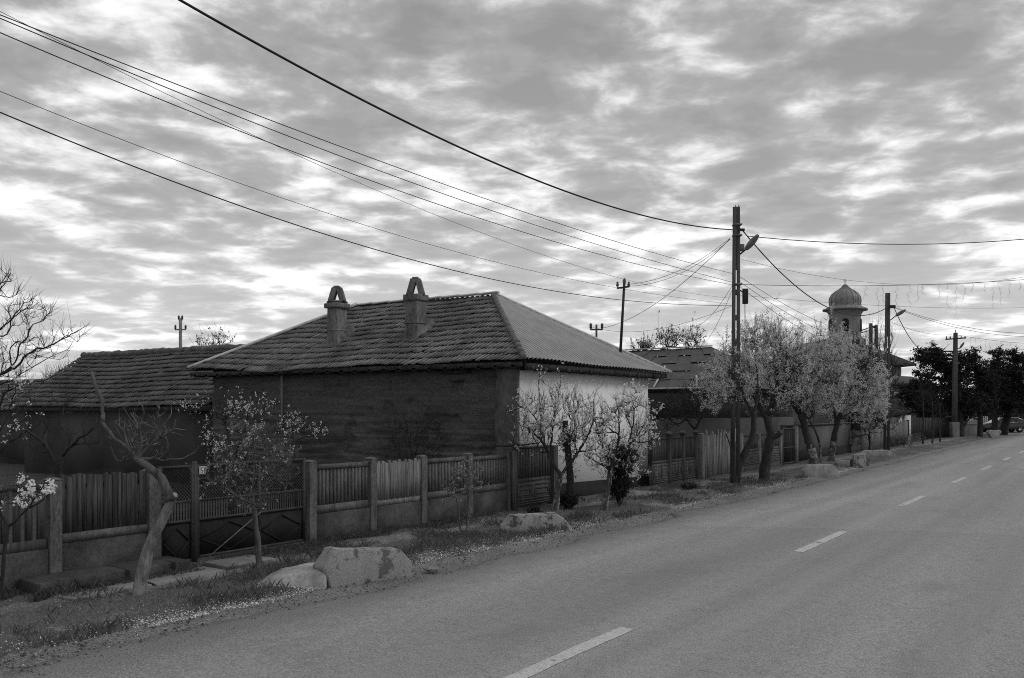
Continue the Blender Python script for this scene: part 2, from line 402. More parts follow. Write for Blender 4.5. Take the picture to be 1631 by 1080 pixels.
SC.view_settings.view_transform = 'Standard'; SC.view_settings.look = 'None'; SC.view_settings.exposure = 0; SC.view_settings.gamma = 1; SC.view_settings.use_curve_mapping = False
SC.cycles.use_denoising = False; SC.cycles.pixel_filter_type = 'BLACKMAN_HARRIS'; SC.cycles.filter_width = 1.0; SC.cycles.max_bounces = 5; SC.cycles.diffuse_bounces = 3
# ---------------------------------------------------------------- ground, road
m = MB(); m.box(-400, 1500, -1200, 1200, -1, -.075); tag(m.build('ground', M['ground']), kind='structure')
def gz(u, v):
    b = (fbm(u * .9, v * .9, 3) - .5) * .12 + (fbm(u * 4, v * 4, 2) - .5) * .035
    ramp = np.clip((v - 8.15) / .9, 0, 1)
    return -.045 + ramp * (.05 + b)
us = np.concatenate([np.arange(-6, 32, .1), np.arange(32, 60, .4), np.arange(60, 261, 2.)]); vs = np.concatenate([[7.6, 7.9], np.arange(8.1, 11.95, .07)])
U_, V_ = np.meshgrid(us, vs, indexing='ij')
Z_ = gz(U_, V_); Z_ = np.where(V_ > 11.9, -.03, Z_)
m = MB(); m.grid(np.stack([U_, V_, Z_], -1)[:, ::-1]); tag(m.build('verge', M['soil'], smooth=True), kind='structure')
us = np.concatenate([np.arange(-12, 45, .12), np.arange(45, 261, 1.)])
edge = 8.12 + (fbm(us * .45, us * 0 + 3, 4) - .5) * .75 + (fbm(us * 3, us * 0 + 9, 3) - .5) * .22
cols = [np.full_like(us, .12) + (fbm(us * .8, us * 0 + 21, 3) - .5) * .2] + [np.full_like(us, k) for k in (1.2, 2.4, 3.6, 4.25, 5, 6, 7)] + [edge - .25, edge, edge + .03]
zc = [-.03, .0, .012, .02, .022, .02, .012, .006, 0, -.012, -.06]
X = np.stack([np.stack([us, c, np.full_like(us, z)], -1) for c, z in zip(cols, zc)], 1)
m = MB(); m.grid(X[:, ::-1]); tag(m.build('road', M['asphalt'], smooth=True), kind='structure')
for k in range(14):
    u0 = [5.8, 14.92, 23.3, 31.4, 38.9, 46.8][k] if k < 6 else 46.8 + (k - 5) * 8.2
    jj = np.linspace(u0, u0 + 2.95, 40)
    a = 4.19 + (fbm(jj * 7, jj * 0 + 1, 3) - .5) * .025; b = 4.36 + (fbm(jj * 7, jj * 0 + 5, 3) - .5) * .025
    m = MB(); m.grid(np.stack([np.stack([jj, b, jj * 0 + .027], -1), np.stack([jj, a, jj * 0 + .027], -1)], 1))
    tag(m.build('road_marking', M['paint']), kind='structure', group='white centre line dashes')
us = np.arange(-10, 260, .5); m = MB()
X = np.stack([np.stack([us, us * 0 + c, -.06 + (fbm(us * .7, us * 0 + c, 3)) * .12 * (c < 0)], -1) for c in (.3, -.1, -1, -2.2, -4, -8, -16, -30)], 1)
m.grid(X); tag(m.build('roadside_bank', M['soil'], smooth=True), kind='structure')
# path slabs and raised ledge by the left fence
m = MB(); rng = random.Random(3)
for (a, b, c, d_) in ((6.45, 7.55, 10.42, 10.9), (7.7, 8.75, 10.5, 10.96), (8.95, 9.9, 10.78, 11.32)):
    j = lambda: rng.uniform(-.1, .1)
    m.hexa([(a + j(), c + j(), -.1), (b + j(), c + j(), -.1), (b + j(), d_ + j(), -.1), (a + j(), d_ + j(), -.1)], [(a + j(), c + j(), .035 + j() * .2), (b + j(), c + j(), .035), (b + j(), d_ + j(), .04), (a + j(), d_ + j(), .04)])
tag(m.build('path', M['slab'], bevel=.015), kind='structure')
m = MB()
for i in range(9):
    a = 6.35 + i * .24; w0 = 10.98 + .05 * math.sin(i * 2.1)
    m.hexa([(a, w0, -.1), (a + .245, w0 + .03 * math.sin(i), -.1), (a + .245, 11.5, -.1), (a, 11.5, -.1)], [(a, w0 + .03, .16 + .02 * math.sin(i * 1.7)), (a + .245, w0 + .04, .17), (a + .245, 11.5, .19), (a, 11.5, .19)])
tag(m.build('pavement', M['concrete_dark'], bevel=.012), kind='structure')
# ---------------------------------------------------------------- grass, weeds, petals
rs = np.random.RandomState(11)
def blades(n, u0, u1, v0, v1, h0, h1, wd, dens, matk, name, zfun=gz, upow=1.0):
    u = u0 + (u1 - u0) * rs.rand(n) ** upow; v = v0 + (v1 - v0) * rs.rand(n)
    k = rs.rand(n) < dens(u, v); u = u[k]; v = v[k]; n = len(u)
    z = zfun(u, v) - .005
    h = h0 + (h1 - h0) * rs.rand(n) ** 2 * (.5 + fbm(u * 1.5, v * 1.5, 2))
    a = rs.rand(n) * 2 * math.pi; ln = h * (.2 + .7 * rs.rand(n)); b = rs.rand(n) * 2 * math.pi
    dx = np.cos(a) * wd / 2; dy = np.sin(a) * wd / 2
    lx = np.cos(b) * ln; ly = np.sin(b) * ln
    P = lambda x, y, zz: np.stack([x, y, zz], -1)
    Q = np.stack([P(u - dx, v - dy, z), P(u + dx, v + dy, z), P(u + dx * .7 + lx * .4, v + dy * .7 + ly * .4, z + h * .6), P(u + lx, v + ly, z + h)], 1)
    m = MB(); m.quads(Q)
    return tag(m.build(name, M[matk]), name.replace('_', ' ') + ' covering the roadside verge', 'grass', kind='stuff')
def d_grass(u, v):
    p = np.clip((fbm(u * .8 + 3, v * .8, 4) - .34) * 4, 0.0, 1)
    p = np.where(v < 8.75 + .35 * (fbm(u * 1.2, v * 0 + 2, 3) - .4), p * .05, p)
    pt = np.exp(-((v - 10.72) / .22) ** 2)
    p = p * (1 - .9 * pt)
    led = (u > 6.2) & (u < 8.6) & (v > 10.95)
    slab = (u > 6.5) & (u < 9.85) & (v > 10.5 + .33 * (u > 8.9)) & (v < 10.86 + .4 * (u > 8.9))
    return np.where(led | slab, p * .08, p)
blades(190000, 4.5, 20, 8.3, 11.5, .012, .045, .006, d_grass, 'blade', 'short_grass')
blades(60000, 20, 62, 8.4, 11.4, .025, .075, .013, d_grass, 'blade', 'verge_grass', upow=1.3)
def d_weed(u, v):
    return np.clip((fbm(u * 1.5 + 40, v * 1.7, 3) - .54) * 9, 0, 1)
blades(60000, 5, 32, 8.7, 11.5, .03, .15, .008, d_weed, 'blade_dark', 'tall_weeds')
def d_base(u, v): return np.clip((fbm(u * 1.3 + 7, v + 4, 3) - .3) * 3, 0.05, 1) * (1 - ((u > 6.3) & (u < 8.7)))
blades(16000, 4.8, 17.8, 11.25, 11.56, .04, .12, .008, d_base, 'blade_dark', 'fence_foot_grass')
def d_ledge(u, v): return np.clip((fbm(u * 2 + 9, v * 2, 3) - .25) * 3, 0, 1)
blades(9000, 5.6, 8.7, 10.78, 11.02, .03, .11, .008, d_ledge, 'blade_dark', 'kerb_grass')
blades(30000, 5, 90, -9, -.4, .05, .16, .02, lambda u, v: u * 0 + .8, 'blade', 'bank_grass', zfun=lambda u, v: u * 0 + .0, upow=1.4)
n = 19000
u = 4.6 + 34 * rs.rand(n) ** 1.8
c = 8.72 + .22 * (fbm(u * .5, u * 0 + 11, 3) - .5) * 2; v = c + np.abs(rs.randn(n)) * .26 - .12
k = rs.rand(n) < np.clip((fbm(u * .9 + 1, v * 1.5, 3) - .36) * 5, .04, 1); u = u[k]; v = v[k]
n2_ = 1500; u2 = 4.6 + 24 * rs.rand(n2_) ** 1.4; v2 = 8.2 + 3.2 * rs.rand(n2_); u = np.concatenate([u, u2]); v = np.concatenate([v, v2])
n = len(u); z = np.maximum(gz(u, v), -.02) + .012 + .02 * rs.rand(n)
a = rs.rand(n) * 6.28; s_ = .0045 + .008 * rs.rand(n) ** 2; tilt = rs.randn(n, 2) * .4
C = np.stack([u, v, z], -1); A = np.stack([np.cos(a), np.sin(a), tilt[:, 0]], -1) * s_[:, None]; B = np.stack([-np.sin(a), np.cos(a), tilt[:, 1]], -1) * s_[:, None] * .8
m = MB(); m.quads(np.stack([C - A, C + B, C + A, C - B], 1)); tag(m.build('fallen_petals', M['blossom']), 'white blossom petals drifted along the road edge', 'petals', kind='stuff')
n = 4200; u = 4.5 + 26 * rs.rand(n) ** 1.5; v = 7.75 + 1.15 * rs.rand(n); z = np.maximum(gz(u, v), -.01); C = np.stack([u, v, z], -1)
s_ = (.005 + .017 * rs.rand(n) ** 4)[:, None]; m = MB()
D = rs.randn(n, 4, 3) * .25 + np.array([[1, 0, 0], [-.5, .87, 0], [-.5, -.87, 0], [0, 0, 1]])
T4 = C[:, None] + D * s_[:, None]
i4 = np.arange(n * 4).reshape(n, 4)
m.add(T4.reshape(-1, 3), np.concatenate([i4[:, [0, 1, 3]], i4[:, [1, 2, 3]], i4[:, [2, 0, 3]]])); tag(m.build('gravel', M['concrete_dark']), 'loose grit along the asphalt edge', 'gravel', kind='stuff')
# ---------------------------------------------------------------- roofs
def tiled(m, A, B, D, C, rows, period, amp, rng, sag=None, lift=.035, per=6):
    """A,B eave left/right, D,C ridge left/right; rows of curved tiles laid as overlapping courses"""
    A, B, C, D = [np.asarray(k, float) for k in (A, B, C, D)]
    e = (B - A); L = np.linalg.norm(e); e /= L
    up = (D + C) / 2 - (A + B) / 2; up = up - e * (up @ e); H = np.linalg.norm(up); up /= H
    nrm = np.cross(e, up); nrm = nrm if nrm[2] > 0 else -nrm
    sD = (D - A) @ e; sC = (C - A) @ e
    for r in range(rows):
        t0 = r / rows * H; t1 = min((r + 1.12) / rows, 1.0) * H
        S = np.arange(-.5, L + .5, period / per)
        ti = np.floor(S / period).astype(int)
        jr = rng.randn(len(ti) + 600)
        jz = np.array([jr[i % 500] for i in ti]) * .006; jt = np.array([jr[(i * 7) % 500] + (5 * jr[(i * 3) % 500] if abs(jr[(i * 11) % 500]) > 1.9 else 0) for i in ti]) * .012
        ph = (S / period) % 1
        hgt = amp * (np.abs(np.sin(math.pi * ph)) ** .6) + jz
        rows_ = []
        rj = .012 * rng.randn()
        slope_ = .01 * np.sin(S * 1.7 + r * 2.1)
        for (t, o) in ((t0 + .006, lift - .02), (t0, lift), ((t0 + t1) / 2, lift * .5 + .004), (t1, .002)):
            lo = sD * t / H; hi = L + (sC - L) * t / H
            s = np.clip(S, lo, hi)
            tt = t + ((jt + rj + slope_) if t < t1 else 0)
            P = A + e * s[:, None] + up * (np.zeros_like(s) + tt)[:, None] + nrm * (o + hgt)[:, None]
            if sag is not None: P[:, 2] += sag(s / L, t / H)
            rows_.append(P)
        m.grid(np.stack(rows_, 0)[:, ::-1], 0)
def lumps(m, P, Q, n, r, rng, mt=0):
    P = np.asarray(P, float); Q = np.asarray(Q, float); d = (Q - P) / n
    for i in range(n):
        a = P + d * i; b = a + d * 1.08
        j = rng.randn(6) * r * .14
        m.tube([a + [0, 0, j[0]], (a + b) / 2 + [j[1], 0, j[2]], b + [0, 0, j[3] + r * .12]], [r * (1 + j[4] / r), r, r * .9], 8, mt)
rg = np.random.RandomState(5)
# ---------------------------------------------------------------- the old house
hu0, hu1, hv0, hv1 = 18.7, 26.0, 12.0, 23.1
WT_ = 3.4
house = thing('old_house', 'low adobe house with dark side wall, white street front and hipped tile roof', 'house', (22.3, 17.5, 0))
ss = np.arange(0, hv1 - hv0 + .01, .045); zs = np.arange(-.2, WT_ + .12, .045)
S_, Zg = np.meshgrid(ss, zs, indexing='ij')
cours = np.abs(((Zg / .27 + .35 * fbm(S_ * .35, Zg * 0, 2)) % 1) - .5) * 2
dep = (fbm(S_ * 1.2, Zg * 3, 4) - .5) * .07 - .03 * (cours > .86) * (fbm(S_ * 1.5 + 9, Zg * 1.5, 2) > .45) - .02 * (Zg < 2.15)
ov = (fbm(S_ * 2.2 + 3, Zg * 2.6 + 8, 3) > .69) * .05 * (Zg < 3.1); dep = dep - ov
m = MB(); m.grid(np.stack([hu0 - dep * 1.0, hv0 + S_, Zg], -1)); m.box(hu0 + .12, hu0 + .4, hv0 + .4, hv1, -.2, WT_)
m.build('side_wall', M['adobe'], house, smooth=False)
m = MB(); m.box(hu0 + .02, hu1, hv0, hv0 + .4, -.2, WT_); m.build('street_wall', M['white_wall'], house)
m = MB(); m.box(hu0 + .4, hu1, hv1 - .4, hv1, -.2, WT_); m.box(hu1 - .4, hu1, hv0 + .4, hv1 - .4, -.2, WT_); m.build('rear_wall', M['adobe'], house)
m = MB(); m.hexa([(hu0 - .03, hv0 - .05, -.3), (hu1 + .03, hv0 - .05, -.3), (hu1 + .03, hv0 + .1, -.3), (hu0 - .03, hv0 + .1, -.3)], [(hu0 - .03, hv0 - .03, .44), (hu1 + .03, hv0 - .03, .27), (hu1 + .03, hv0 + .1, .27), (hu0 - .03, hv0 + .1, .44)])
m.build('plinth', M['plinth'], house)
zz_ = np.linspace(-.1, WT_, 60); ed = hv0 + .62 + (fbm(zz_ * 2.2, zz_ * 0 + 4, 4) - .5) * .22
m = MB(); m.grid(np.stack([np.stack([zz_ * 0 + hu0 - .07, zz_ * 0 + hv0 - .004, zz_], -1), np.stack([zz_ * 0 + hu0 - .075, (hv0 + ed) / 2, zz_], -1), np.stack([zz_ * 0 + hu0 - .065, ed, zz_], -1), np.stack([zz_ * 0 + hu0 + .03, ed + .01, zz_], -1)], 1)[:, ::-1])
m.grid(np.stack([np.stack([zz_ * 0 + hu0 - .07, zz_ * 0 + hv0 - .004, zz_], -1), np.stack([zz_ * 0 + hu0 + .03, zz_ * 0 + hv0 - .004, zz_], -1)], 1))
m.build('corner_plaster', M['pale_plaster'], house, smooth=True)
A = (18.33, 23.75, 3.5); B = (18.33, 11.6, 3.45); D = (22.55, 20.7, 5.66); C = (22.55, 15.35, 5.64); E = (26.85, 11.6, 3.38); F_ = (26.85, 23.75, 3.5)
def sag1(s, t): return -.13 * np.exp(-((s - .31) / .10) ** 2) * (1 - t) ** 2 - .05 * np.sin(np.clip(s, 0, 1) * math.pi) + .02 * np.sin(s * 23 + t * 5)
m = MB(); tiled(m, A, B, D, C, 13, .125, .028, rg, sag1, .036)
m.add([np.array(A) + [.1, 0, -.03], np.array(B) + [.1, 0, -.03], np.array(C) + [0, 0, -.04], np.array(D) + [0, 0, -.04]], [(0, 1, 2, 3)], 1)
m.box(18.42, 18.75, 11.75, 23.6, 3.33, 3.37, 1)
roof = m.build('roof', [M['tile'], M['timber']], house, smooth=False)
m = MB(); lumps(m, np.array(B) + [.02, .02, .05], np.array(C) + [-.02, 0, .03], 16, .075, rg); m.build('hip_ridge', M['ridge'], roof, smooth=True)
def corrug(m, A, B, C, pitch=.185, amp=.034, rows=(0, .5, 1.0), mt=0):
    """triangle/trapezoid of corrugated sheet: A-B eave, C = list of two upper points"""
    A, B = np.asarray(A, float), np.asarray(B, float); C0, C1 = [np.asarray(k, float) for k in C]
    e = B - A; L = np.linalg.norm(e); e /= L
    up = (C0 + C1) / 2 - (A + B) / 2; up -= e * (up @ e); H = np.linalg.norm(up); up /= H
    nrm = np.cross(e, up); nrm = nrm if nrm[2] > 0 else -nrm
    s0 = (C0 - A) @ e; s1 = (C1 - A) @ e
    S = np.arange(0, L + .001, pitch / 10)
    tm = np.minimum(np.where(S < s0, S / max(s0, 1e-6), 1), np.where(S > s1, (L - S) / max(L - s1, 1e-6), 1)) * H
    hg = amp * (1.6 * np.abs(np.sin(S / pitch * math.pi)) ** .7 - .8)
    K = 10
    X = np.stack([A + e * S[:, None] + up * (tm * k / K)[:, None] + nrm * (hg + .012 * np.sin(S * 1.3 + k * 1.1) + .02 * fbm(S * .7, S * 0 + k * .6, 2))[:, None] for k in range(K + 1)], 0)
    m.grid(X, mt)
m = MB(); corrug(m, np.array(B) + [.0, 0, .045], np.array(E) + [0, 0, .045], (np.array(C) + [0, 0, .05], np.array(C) + [0.01, 0, .05]), mt=1)
corrug(m, np.array(E) + [0, 0, .03], np.array(F_) + [0, 0, .03], (np.array(C) + [0, 0, .03], np.array(D) + [0, 0, .03]))
corrug(m, np.array(F_) + [0, 0, .03], np.array(A) + [0, 0, .03], (np.array(D) + [0, 0, .03], np.array(D) + [-.01, 0, .03]))
mr = m.build('metal_roof', [M['corr'], M['ribbed']], house, smooth=True)
mr['label'] = 'pale corrugated metal side of the roof'
m = MB()
for P, Q in ((C, E), (A, D)):
    P = np.array(P) + [0, 0, .07]; Q = np.array(Q) + [0, 0, .07]
    m.tube(np.linspace(P, Q, 12), .05, 8)
ca = np.array(C) + [.05, -.1, .10]; cb_ = np.array(D) + [.05, .1, .055]
for k in range(8):
    a = cb_ + (ca - cb_) * k / 8; b = cb_ + (ca - cb_) * (k + 1.04) / 8
    m.hexa([a + [-.10, 0, -.045], a + [.12, 0, -.045], b + [.12, 0, -.02], b + [-.1, 0, -.02]], [a + [-.05, 0, .012], a + [.06, 0, .012], b + [.06, 0, .035], b + [-.05, 0, .035]])
m.build('ridge_cap', M['trim'], mr, smooth=False)
m = MB(); m.box(18.5, 26.7, 11.68, 11.71, 3.26, 3.40); m.box(18.5, 26.7, 11.71, 12.0, 3.36, 3.385)
for k in range(14): m.box(18.75 + k * .58, 18.85 + k * .58, 11.64, 12.02, 3.24, 3.34)
m.box(18.36, 18.39, 11.7, 23.7, 3.3, 3.42)
for k in range(24): m.box(18.36, 18.72, 11.9 + k * .5, 11.99 + k * .5, 3.27, 3.345)
m.build('eave_timber', M['timber'], house)
m = MB(); m.box(18.61, 18.75, 13.45, 14.3, 3.2, 3.27); m.build('lintel', M['timber'], house); m = MB(); m.box(18.61, 18.75, 13.6, 14.0, 3.0, 3.05); m.build('lintel', M['timber'], house)
m = MB(); m.bar((18.56, 19.9, 3.3), (18.56, 19.9, 1.6), .06, .06); m.build('downpipe', M['plank_pale'], house)
def chimney(u, v, zb, zt, w, cap_h, round_cap):
    m = MB(); a = w / 2
    m.hexa([(u - a * 1.05, v - a, zb - .6), (u + a, v - a, zb - .6), (u + a, v + a, zb - .6), (u - a * 1.05, v + a, zb - .6)], [(u - a * .95, v - a * .95, zt - .14), (u + a * .95, v - a * .95, zt - .14), (u + a * .95, v + a * .95, zt - .14), (u - a * .95, v + a * .95, zt - .14)])
    m.box(u - a * 1.04, u + a * 1.04, v - a * 1.04, v + a * 1.04, zb + .28, zb + .33)
    m.hexa([(u - a * 1.2, v - a * 1.3, zb - .45), (u + a * 2.4, v - a * 1.3, zb + .35), (u + a * 2.4, v + a * 1.3, zb + .35), (u - a * 1.2, v + a * 1.3, zb - .45)], [(u - a, v - a, zb - .02), (u + a * 2, v - a, zb + .5), (u + a * 2, v + a, zb + .5), (u - a, v + a, zb - .02)])
    ch = m.build('chimney', M['chimney'], roof, bevel=.025)
    m = MB()
    g = 1.28 if round_cap else 1.16
    m.box(u - a * g, u + a * g, v - a * g, v + a * g, zt - .17, zt - (.02 if round_cap else .0))
    if round_cap: m.box(u - a * 1.05, u + a * 1.05, v - a * 1.05, v + a * 1.05, zt - .019, zt + .05)
    # two leaning slabs meeting over the flue, open to the street side
    th = .17; zt2 = zt + (.05 if round_cap else 0)
    for s_ in (-1, 1):
        q0 = np.array((u, v, zt2 - .02)) + RT * s_ * a * .82; q1 = np.array((u, v, zt2 + cap_h)) + RT * s_ * .055
        f = FW * a * .78; o = RT * th * .5 * s_
        m.hexa([q0 - f - o, q0 - f + o, q0 + f + o, q0 + f - o], [q1 - f * .9 - o, q1 - f * .9 + o, q1 + f * .9 + o, q1 + f * .9 - o])
    m.prism([(-.1, 0), (.1, 0), (.085, .07), (-.085, .07)], np.array((u, v, zt2 + cap_h - .03)) - FW * a * .72, RT, UP, FW, a * 1.44)
    c = m.build('chimney_cap', M['chimney'], roof, bevel=.035 if round_cap else .02)
    return ch
chimney(20.1, 16.28, 4.37, 5.47, .44, .44, False)
chimney(20.0, 19.15, 4.30, 5.42, .43, .40, True)
# roof mast
pb = AD(987, 566, 27.95); pt = AD(994.5, 449, 27.95)
mast = thing('roof_mast', 'slim black electricity mast rising from the corrugated roof', 'mast', pb, 'service masts')
m = MB(); m.tube([pb - [0, 0, .3], pt], [.045, .04], 8); m.build('shaft', M['iron'], mast)
m = MB(); m.lathe(pb + [0, 0, -.1], [(.2, -.05), (.12, .08), (.06, .16)], 12); m.build('flashing', M['sheet'], mast)
m = MB(); q = AD(992.5, 458, 27.95); m.bar(q - RT * .19 + [0, 0, -.02], q + RT * .19 + [0, 0, .03], .06, .05); m.build('crossarm', M['iron'], mast)
for s_ in (-.17, .17):
    m = MB(); m.lathe(q + RT * s_ + [0, 0, .02], [(.02, 0), (.045, .03), (.045, .07), (.025, .1), (.04, .13), (.01, .16)], 8); m.build('insulator', M['ceramic'], mast)
m = MB(); m.lathe(pt, [(.05, -.04), (.06, .03), (.03, .09), (.01, .12)], 8); m.build('insulator', M['ceramic'], mast)
def yardmast(name, label, px, pyt, pyarm, hw, d, th, mat, base_z=0, lean=0, cat='mast', group='service masts'):
    top = AD(px, pyt, d); b = top.copy(); b[2] = base_z; b = b - RT * lean
    e = thing(name, label, cat, b, group)
    m = MB(); m.tube([b, top], [th * 1.2, th], 8); m.build('shaft', M[mat], e)
    for ya, w_ in (pyarm if isinstance(pyarm, list) else [(pyarm, hw)]):
        q = AD(px, ya, d); wd = w_ / FPX * d
        m = MB(); m.bar(q - RT * wd, q + RT * wd, .07, .07); m.build('crossarm', M[mat], e)
        for s_ in (-.9, .9):
            m = MB(); m.lathe(q + RT * s_ * wd + [0, 0, .03], [(.03, 0), (.07, .05), (.06, .16), (.08, .2), (.02, .28)], 8); m.build('insulator', M['ceramic'], e)
    return e
yardmast('service_mast', 'small grey mast with wide crossarm showing just behind the corrugated roof', 950, 517, 525, 10, 44, .05, 'pole')
yardmast('utility_pole', 'distant pale pole with two short crossarms behind the tiled barn', 287.5, 506, [(510, 3), (525, 9)], 9, 60, .1, 'pole_pale', cat='utility pole', group='utility poles')
# ---------------------------------------------------------------- barn on the left
barn = thing('tiled_barn', 'long dark barn with mossy tile roof left of the house', 'barn', (22, 29, 0))
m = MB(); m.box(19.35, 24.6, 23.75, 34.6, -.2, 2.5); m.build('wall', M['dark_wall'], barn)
def sag2(s, t): return .03 * np.sin(s * 9 + t * 3) - .06 * np.sin(np.clip(s, 0, 1) * math.pi) * (.4 + .6 * t)
m = MB(); a0, b0, c0, d0 = (19.0, 35.0, 2.37), (19.0, 23.62, 2.40), (22, 23.62, 4.46), (22, 35.0, 4.44)
tiled(m, a0, b0, d0, c0, 12, .14, .03, rg, sag2, .042)
tiled(m, (25, 23.62, 2.4), (25, 35, 2.37), c0, d0, 12, .14, .03, rg, sag2, .042)
m.add([np.array(a0) + [.1, 0, -.04], np.array(b0) + [.1, 0, -.04], np.array(c0) + [0, 0, -.06], np.array(d0) + [0, 0, -.06]], [(0, 1, 2, 3)])
m.add([(19.3, 34.6, 2.4), (24.7, 34.6, 2.4), (22, 34.6, 4.4)], [(0, 1, 2)]); m.add([(19.3, 23.75, 2.4), (24.7, 23.75, 2.4), (22, 23.75, 4.4)], [(0, 1, 2)])
br = m.build('roof', M['tile_old'], barn)
m = MB(); lumps(m, np.array(d0) + [0, 0, .02], np.array(c0) + [0, 0, .0], 27, .13, rg); m.build('ridge_tiles', M['ridge'], br, smooth=True)
m = MB(); m.box(19.05, 19.1, 23.7, 34.9, 2.24, 2.36); m.build('eave_board', M['timber'], barn)
# low shed further left
shed = thing('low_shed', 'low dark shed with flat ridge beyond the barn at far left', 'shed', (24, 40, 0))
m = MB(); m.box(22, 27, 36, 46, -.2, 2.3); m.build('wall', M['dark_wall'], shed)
m = MB(); tiled(m, (21.7, 46.4, 2.25), (21.7, 35.7, 2.25), (24.5, 46.4, 3.7), (24.5, 35.7, 3.7), 10, .25, .05, rg, None); tiled(m, (27.3, 35.7, 2.25), (27.3, 46.4, 2.25), (24.5, 35.7, 3.7), (24.5, 46.4, 3.7), 10, .25, .05, rg, None)
m.build('roof', M['tile_old'], shed)
# ---------------------------------------------------------------- second house
h2 = thing('grey_house', 'grey house with patched metal sheet roof behind the blossoming trees', 'house', (40, 18, 0))
m = MB(); m.box(36, 44.5, 13, 24, 1.95, 3.1); m.build('upper_wall', M['adobe'], h2)
m = MB(); m.box(35.97, 44.53, 12.97, 24.03, -.2, 1.95); m.build('lower_wall', M['yard_wall'], h2)
m = MB(); m.box(35.9, 35.93, 12.7, 24.3, 2.98, 3.14); m.box(35.93, 44.6, 12.7, 12.73, 2.98, 3.14); m.build('eave_board', M['timber'], h2)
a0, b0, c0, d0, e0, f0 = (35.6, 24.5, 3.12), (35.6, 12.6, 3.14), (40.2, 15.4, 5.1), (40.2, 21.3, 5.05), (44.9, 12.6, 3.12), (44.9, 24.5, 3.12)
m = MB()
def sheet(m, A, B, C, D, nc, nr, mt=0):
    A, B, C, D = [np.asarray(k, float) for k in (A, B, C, D)]
    for i in range(nc):
        for j in range(nr):
            P = lambda s, t: (A + (B - A) * s) * (1 - t) + (D + (C - D) * s) * t
            s0, s1, t0, t1 = i / nc, (i + 1) / nc, j / nr, (j + 1) / nr
            o = np.array([0, 0, .02 * ((i + j) % 2) + .012 * rg.rand()])
            m.add([P(s0, t0) + o + [0, 0, .02], P(s1, t0) + o + [0, 0, .02], P(s1, t1) + o, P(s0, t1) + o], [(0, 1, 2, 3)], mt)
sheet(m, a0, b0, c0, d0, 12, 5); sheet(m, b0, e0, c0, c0, 9, 5); sheet(m, e0, f0, d0, c0, 10, 4); sheet(m, f0, a0, d0, d0, 8, 4)
r2 = m.build('roof', M['sheet'], h2)
m = MB()
for s_ in (.30, .42, .62, .70, .86):
    P = np.array(a0) + (np.array(b0) - a0) * s_; Q = np.array(d0) + (np.array(c0) - d0) * s_
    P = P + [0, 0, .09]; Q = P + (Q + [0, 0, .09] - P) * (.5 if s_ in (.42, .70, .62) else .25); m.bar(P, Q, .07, .05)
m.bar(np.array(a0) + [-.03, 0, .03], np.array(b0) + [-.03, 0, .03], .06, .06)
m.bar(np.array(d0) + [0, 0, .08], np.array(c0) + [0, 0, .08], .18, .05)
m.build('roof_seam', M['trim'], r2)
# ---------------------------------------------------------------- church
cu = AD(1346, 652, 112); cx_, cy_ = cu[0], cu[1]
church = thing('village_church', 'church with round tower and onion dome rising over the trees', 'church', (cx_, cy_, 0))
k = 112 / FPX
def zy(py): return CH + (HY - py) * k
def pc(r_, f_): return np.array([cx_, cy_, 0]) + RT * r_ + FW * f_
def cbox(m, r0, r1, f0, f1, z0, z1, mt=0):
    m.hexa([pc(r0, f0) + [0, 0, z0], pc(r1, f0) + [0, 0, z0], pc(r1, f1) + [0, 0, z0], pc(r0, f1) + [0, 0, z0]], [pc(r0, f0) + [0, 0, z1], pc(r1, f0) + [0, 0, z1], pc(r1, f1) + [0, 0, z1], pc(r0, f1) + [0, 0, z1]], mt)
m = MB(); cbox(m, -7, 5.3, -3.5, 14, -.3, zy(583)); m.build('wall', M['grey_wall'], church)
m = MB()
ez = zy(582); rz = zy(540)
P = [pc(-8, -4.6), pc(6.6, -4.6), pc(6.6, 15), pc(-8, 15)]
rd = [pc(-2.5, .8) + [0, 0, rz], pc(1.2, .8) + [0, 0, rz], pc(1.2, 10) + [0, 0, rz], pc(-2.5, 10) + [0, 0, rz]]
ev = [q + [0, 0, ez] for q in P]; m.hexa(ev, rd)
P2 = [q + [0, 0, ez - .25] for q in P]; m.hexa(P2, [q - [0, 0, .003] for q in ev], 1)
m.build('roof', [M['sheet'], M['timber']], church)
m = MB(); cbox(m, -1.0, 7.1, -9, -4.7, -.3, zy(619)); m.build('porch_wall', M['dark_wall'], church)
m = MB(); e2 = [pc(-1.4, -9.5), pc(7.4, -9.5), pc(7.4, -4.3), pc(-1.4, -4.3)]; m.hexa([q + [0, 0, zy(617)] for q in e2], [pc(1, -7) + [0, 0, zy(603)], pc(5, -7) + [0, 0, zy(603)], pc(5, -4.3) + [0, 0, zy(601)], pc(1, -4.3) + [0, 0, zy(601)]])
m.build('porch_roof', M['sheet'], church)
tw = np.array([cx_, cy_, 0])
m = MB(); m.lathe(tw, [(2.35, zy(575)), (2.35, zy(541)), (2.1, zy(539)), (1.86, zy(537)), (1.8, zy(533)), (1.8, zy(504)), (1.9, zy(500)), (2.1, zy(497)), (2.2, zy(494))], 32)
tower = m.build('tower', M['grey_wall'], church, smooth=True)
m = MB(); m.lathe(tw, [(2.1, zy(496)), (2.62, zy(495)), (2.62, zy(492.5)), (2.2, zy(490.5)), (1.82, zy(487.5)), (1.8, zy(484)), (1.86, zy(479)), (1.78, zy(474)), (1.55, zy(469)), (1.15, zy(464.5)), (.72, zy(461)), (.4, zy(457.5)), (.16, zy(453.5)), (.02, zy(452.5))], 16)
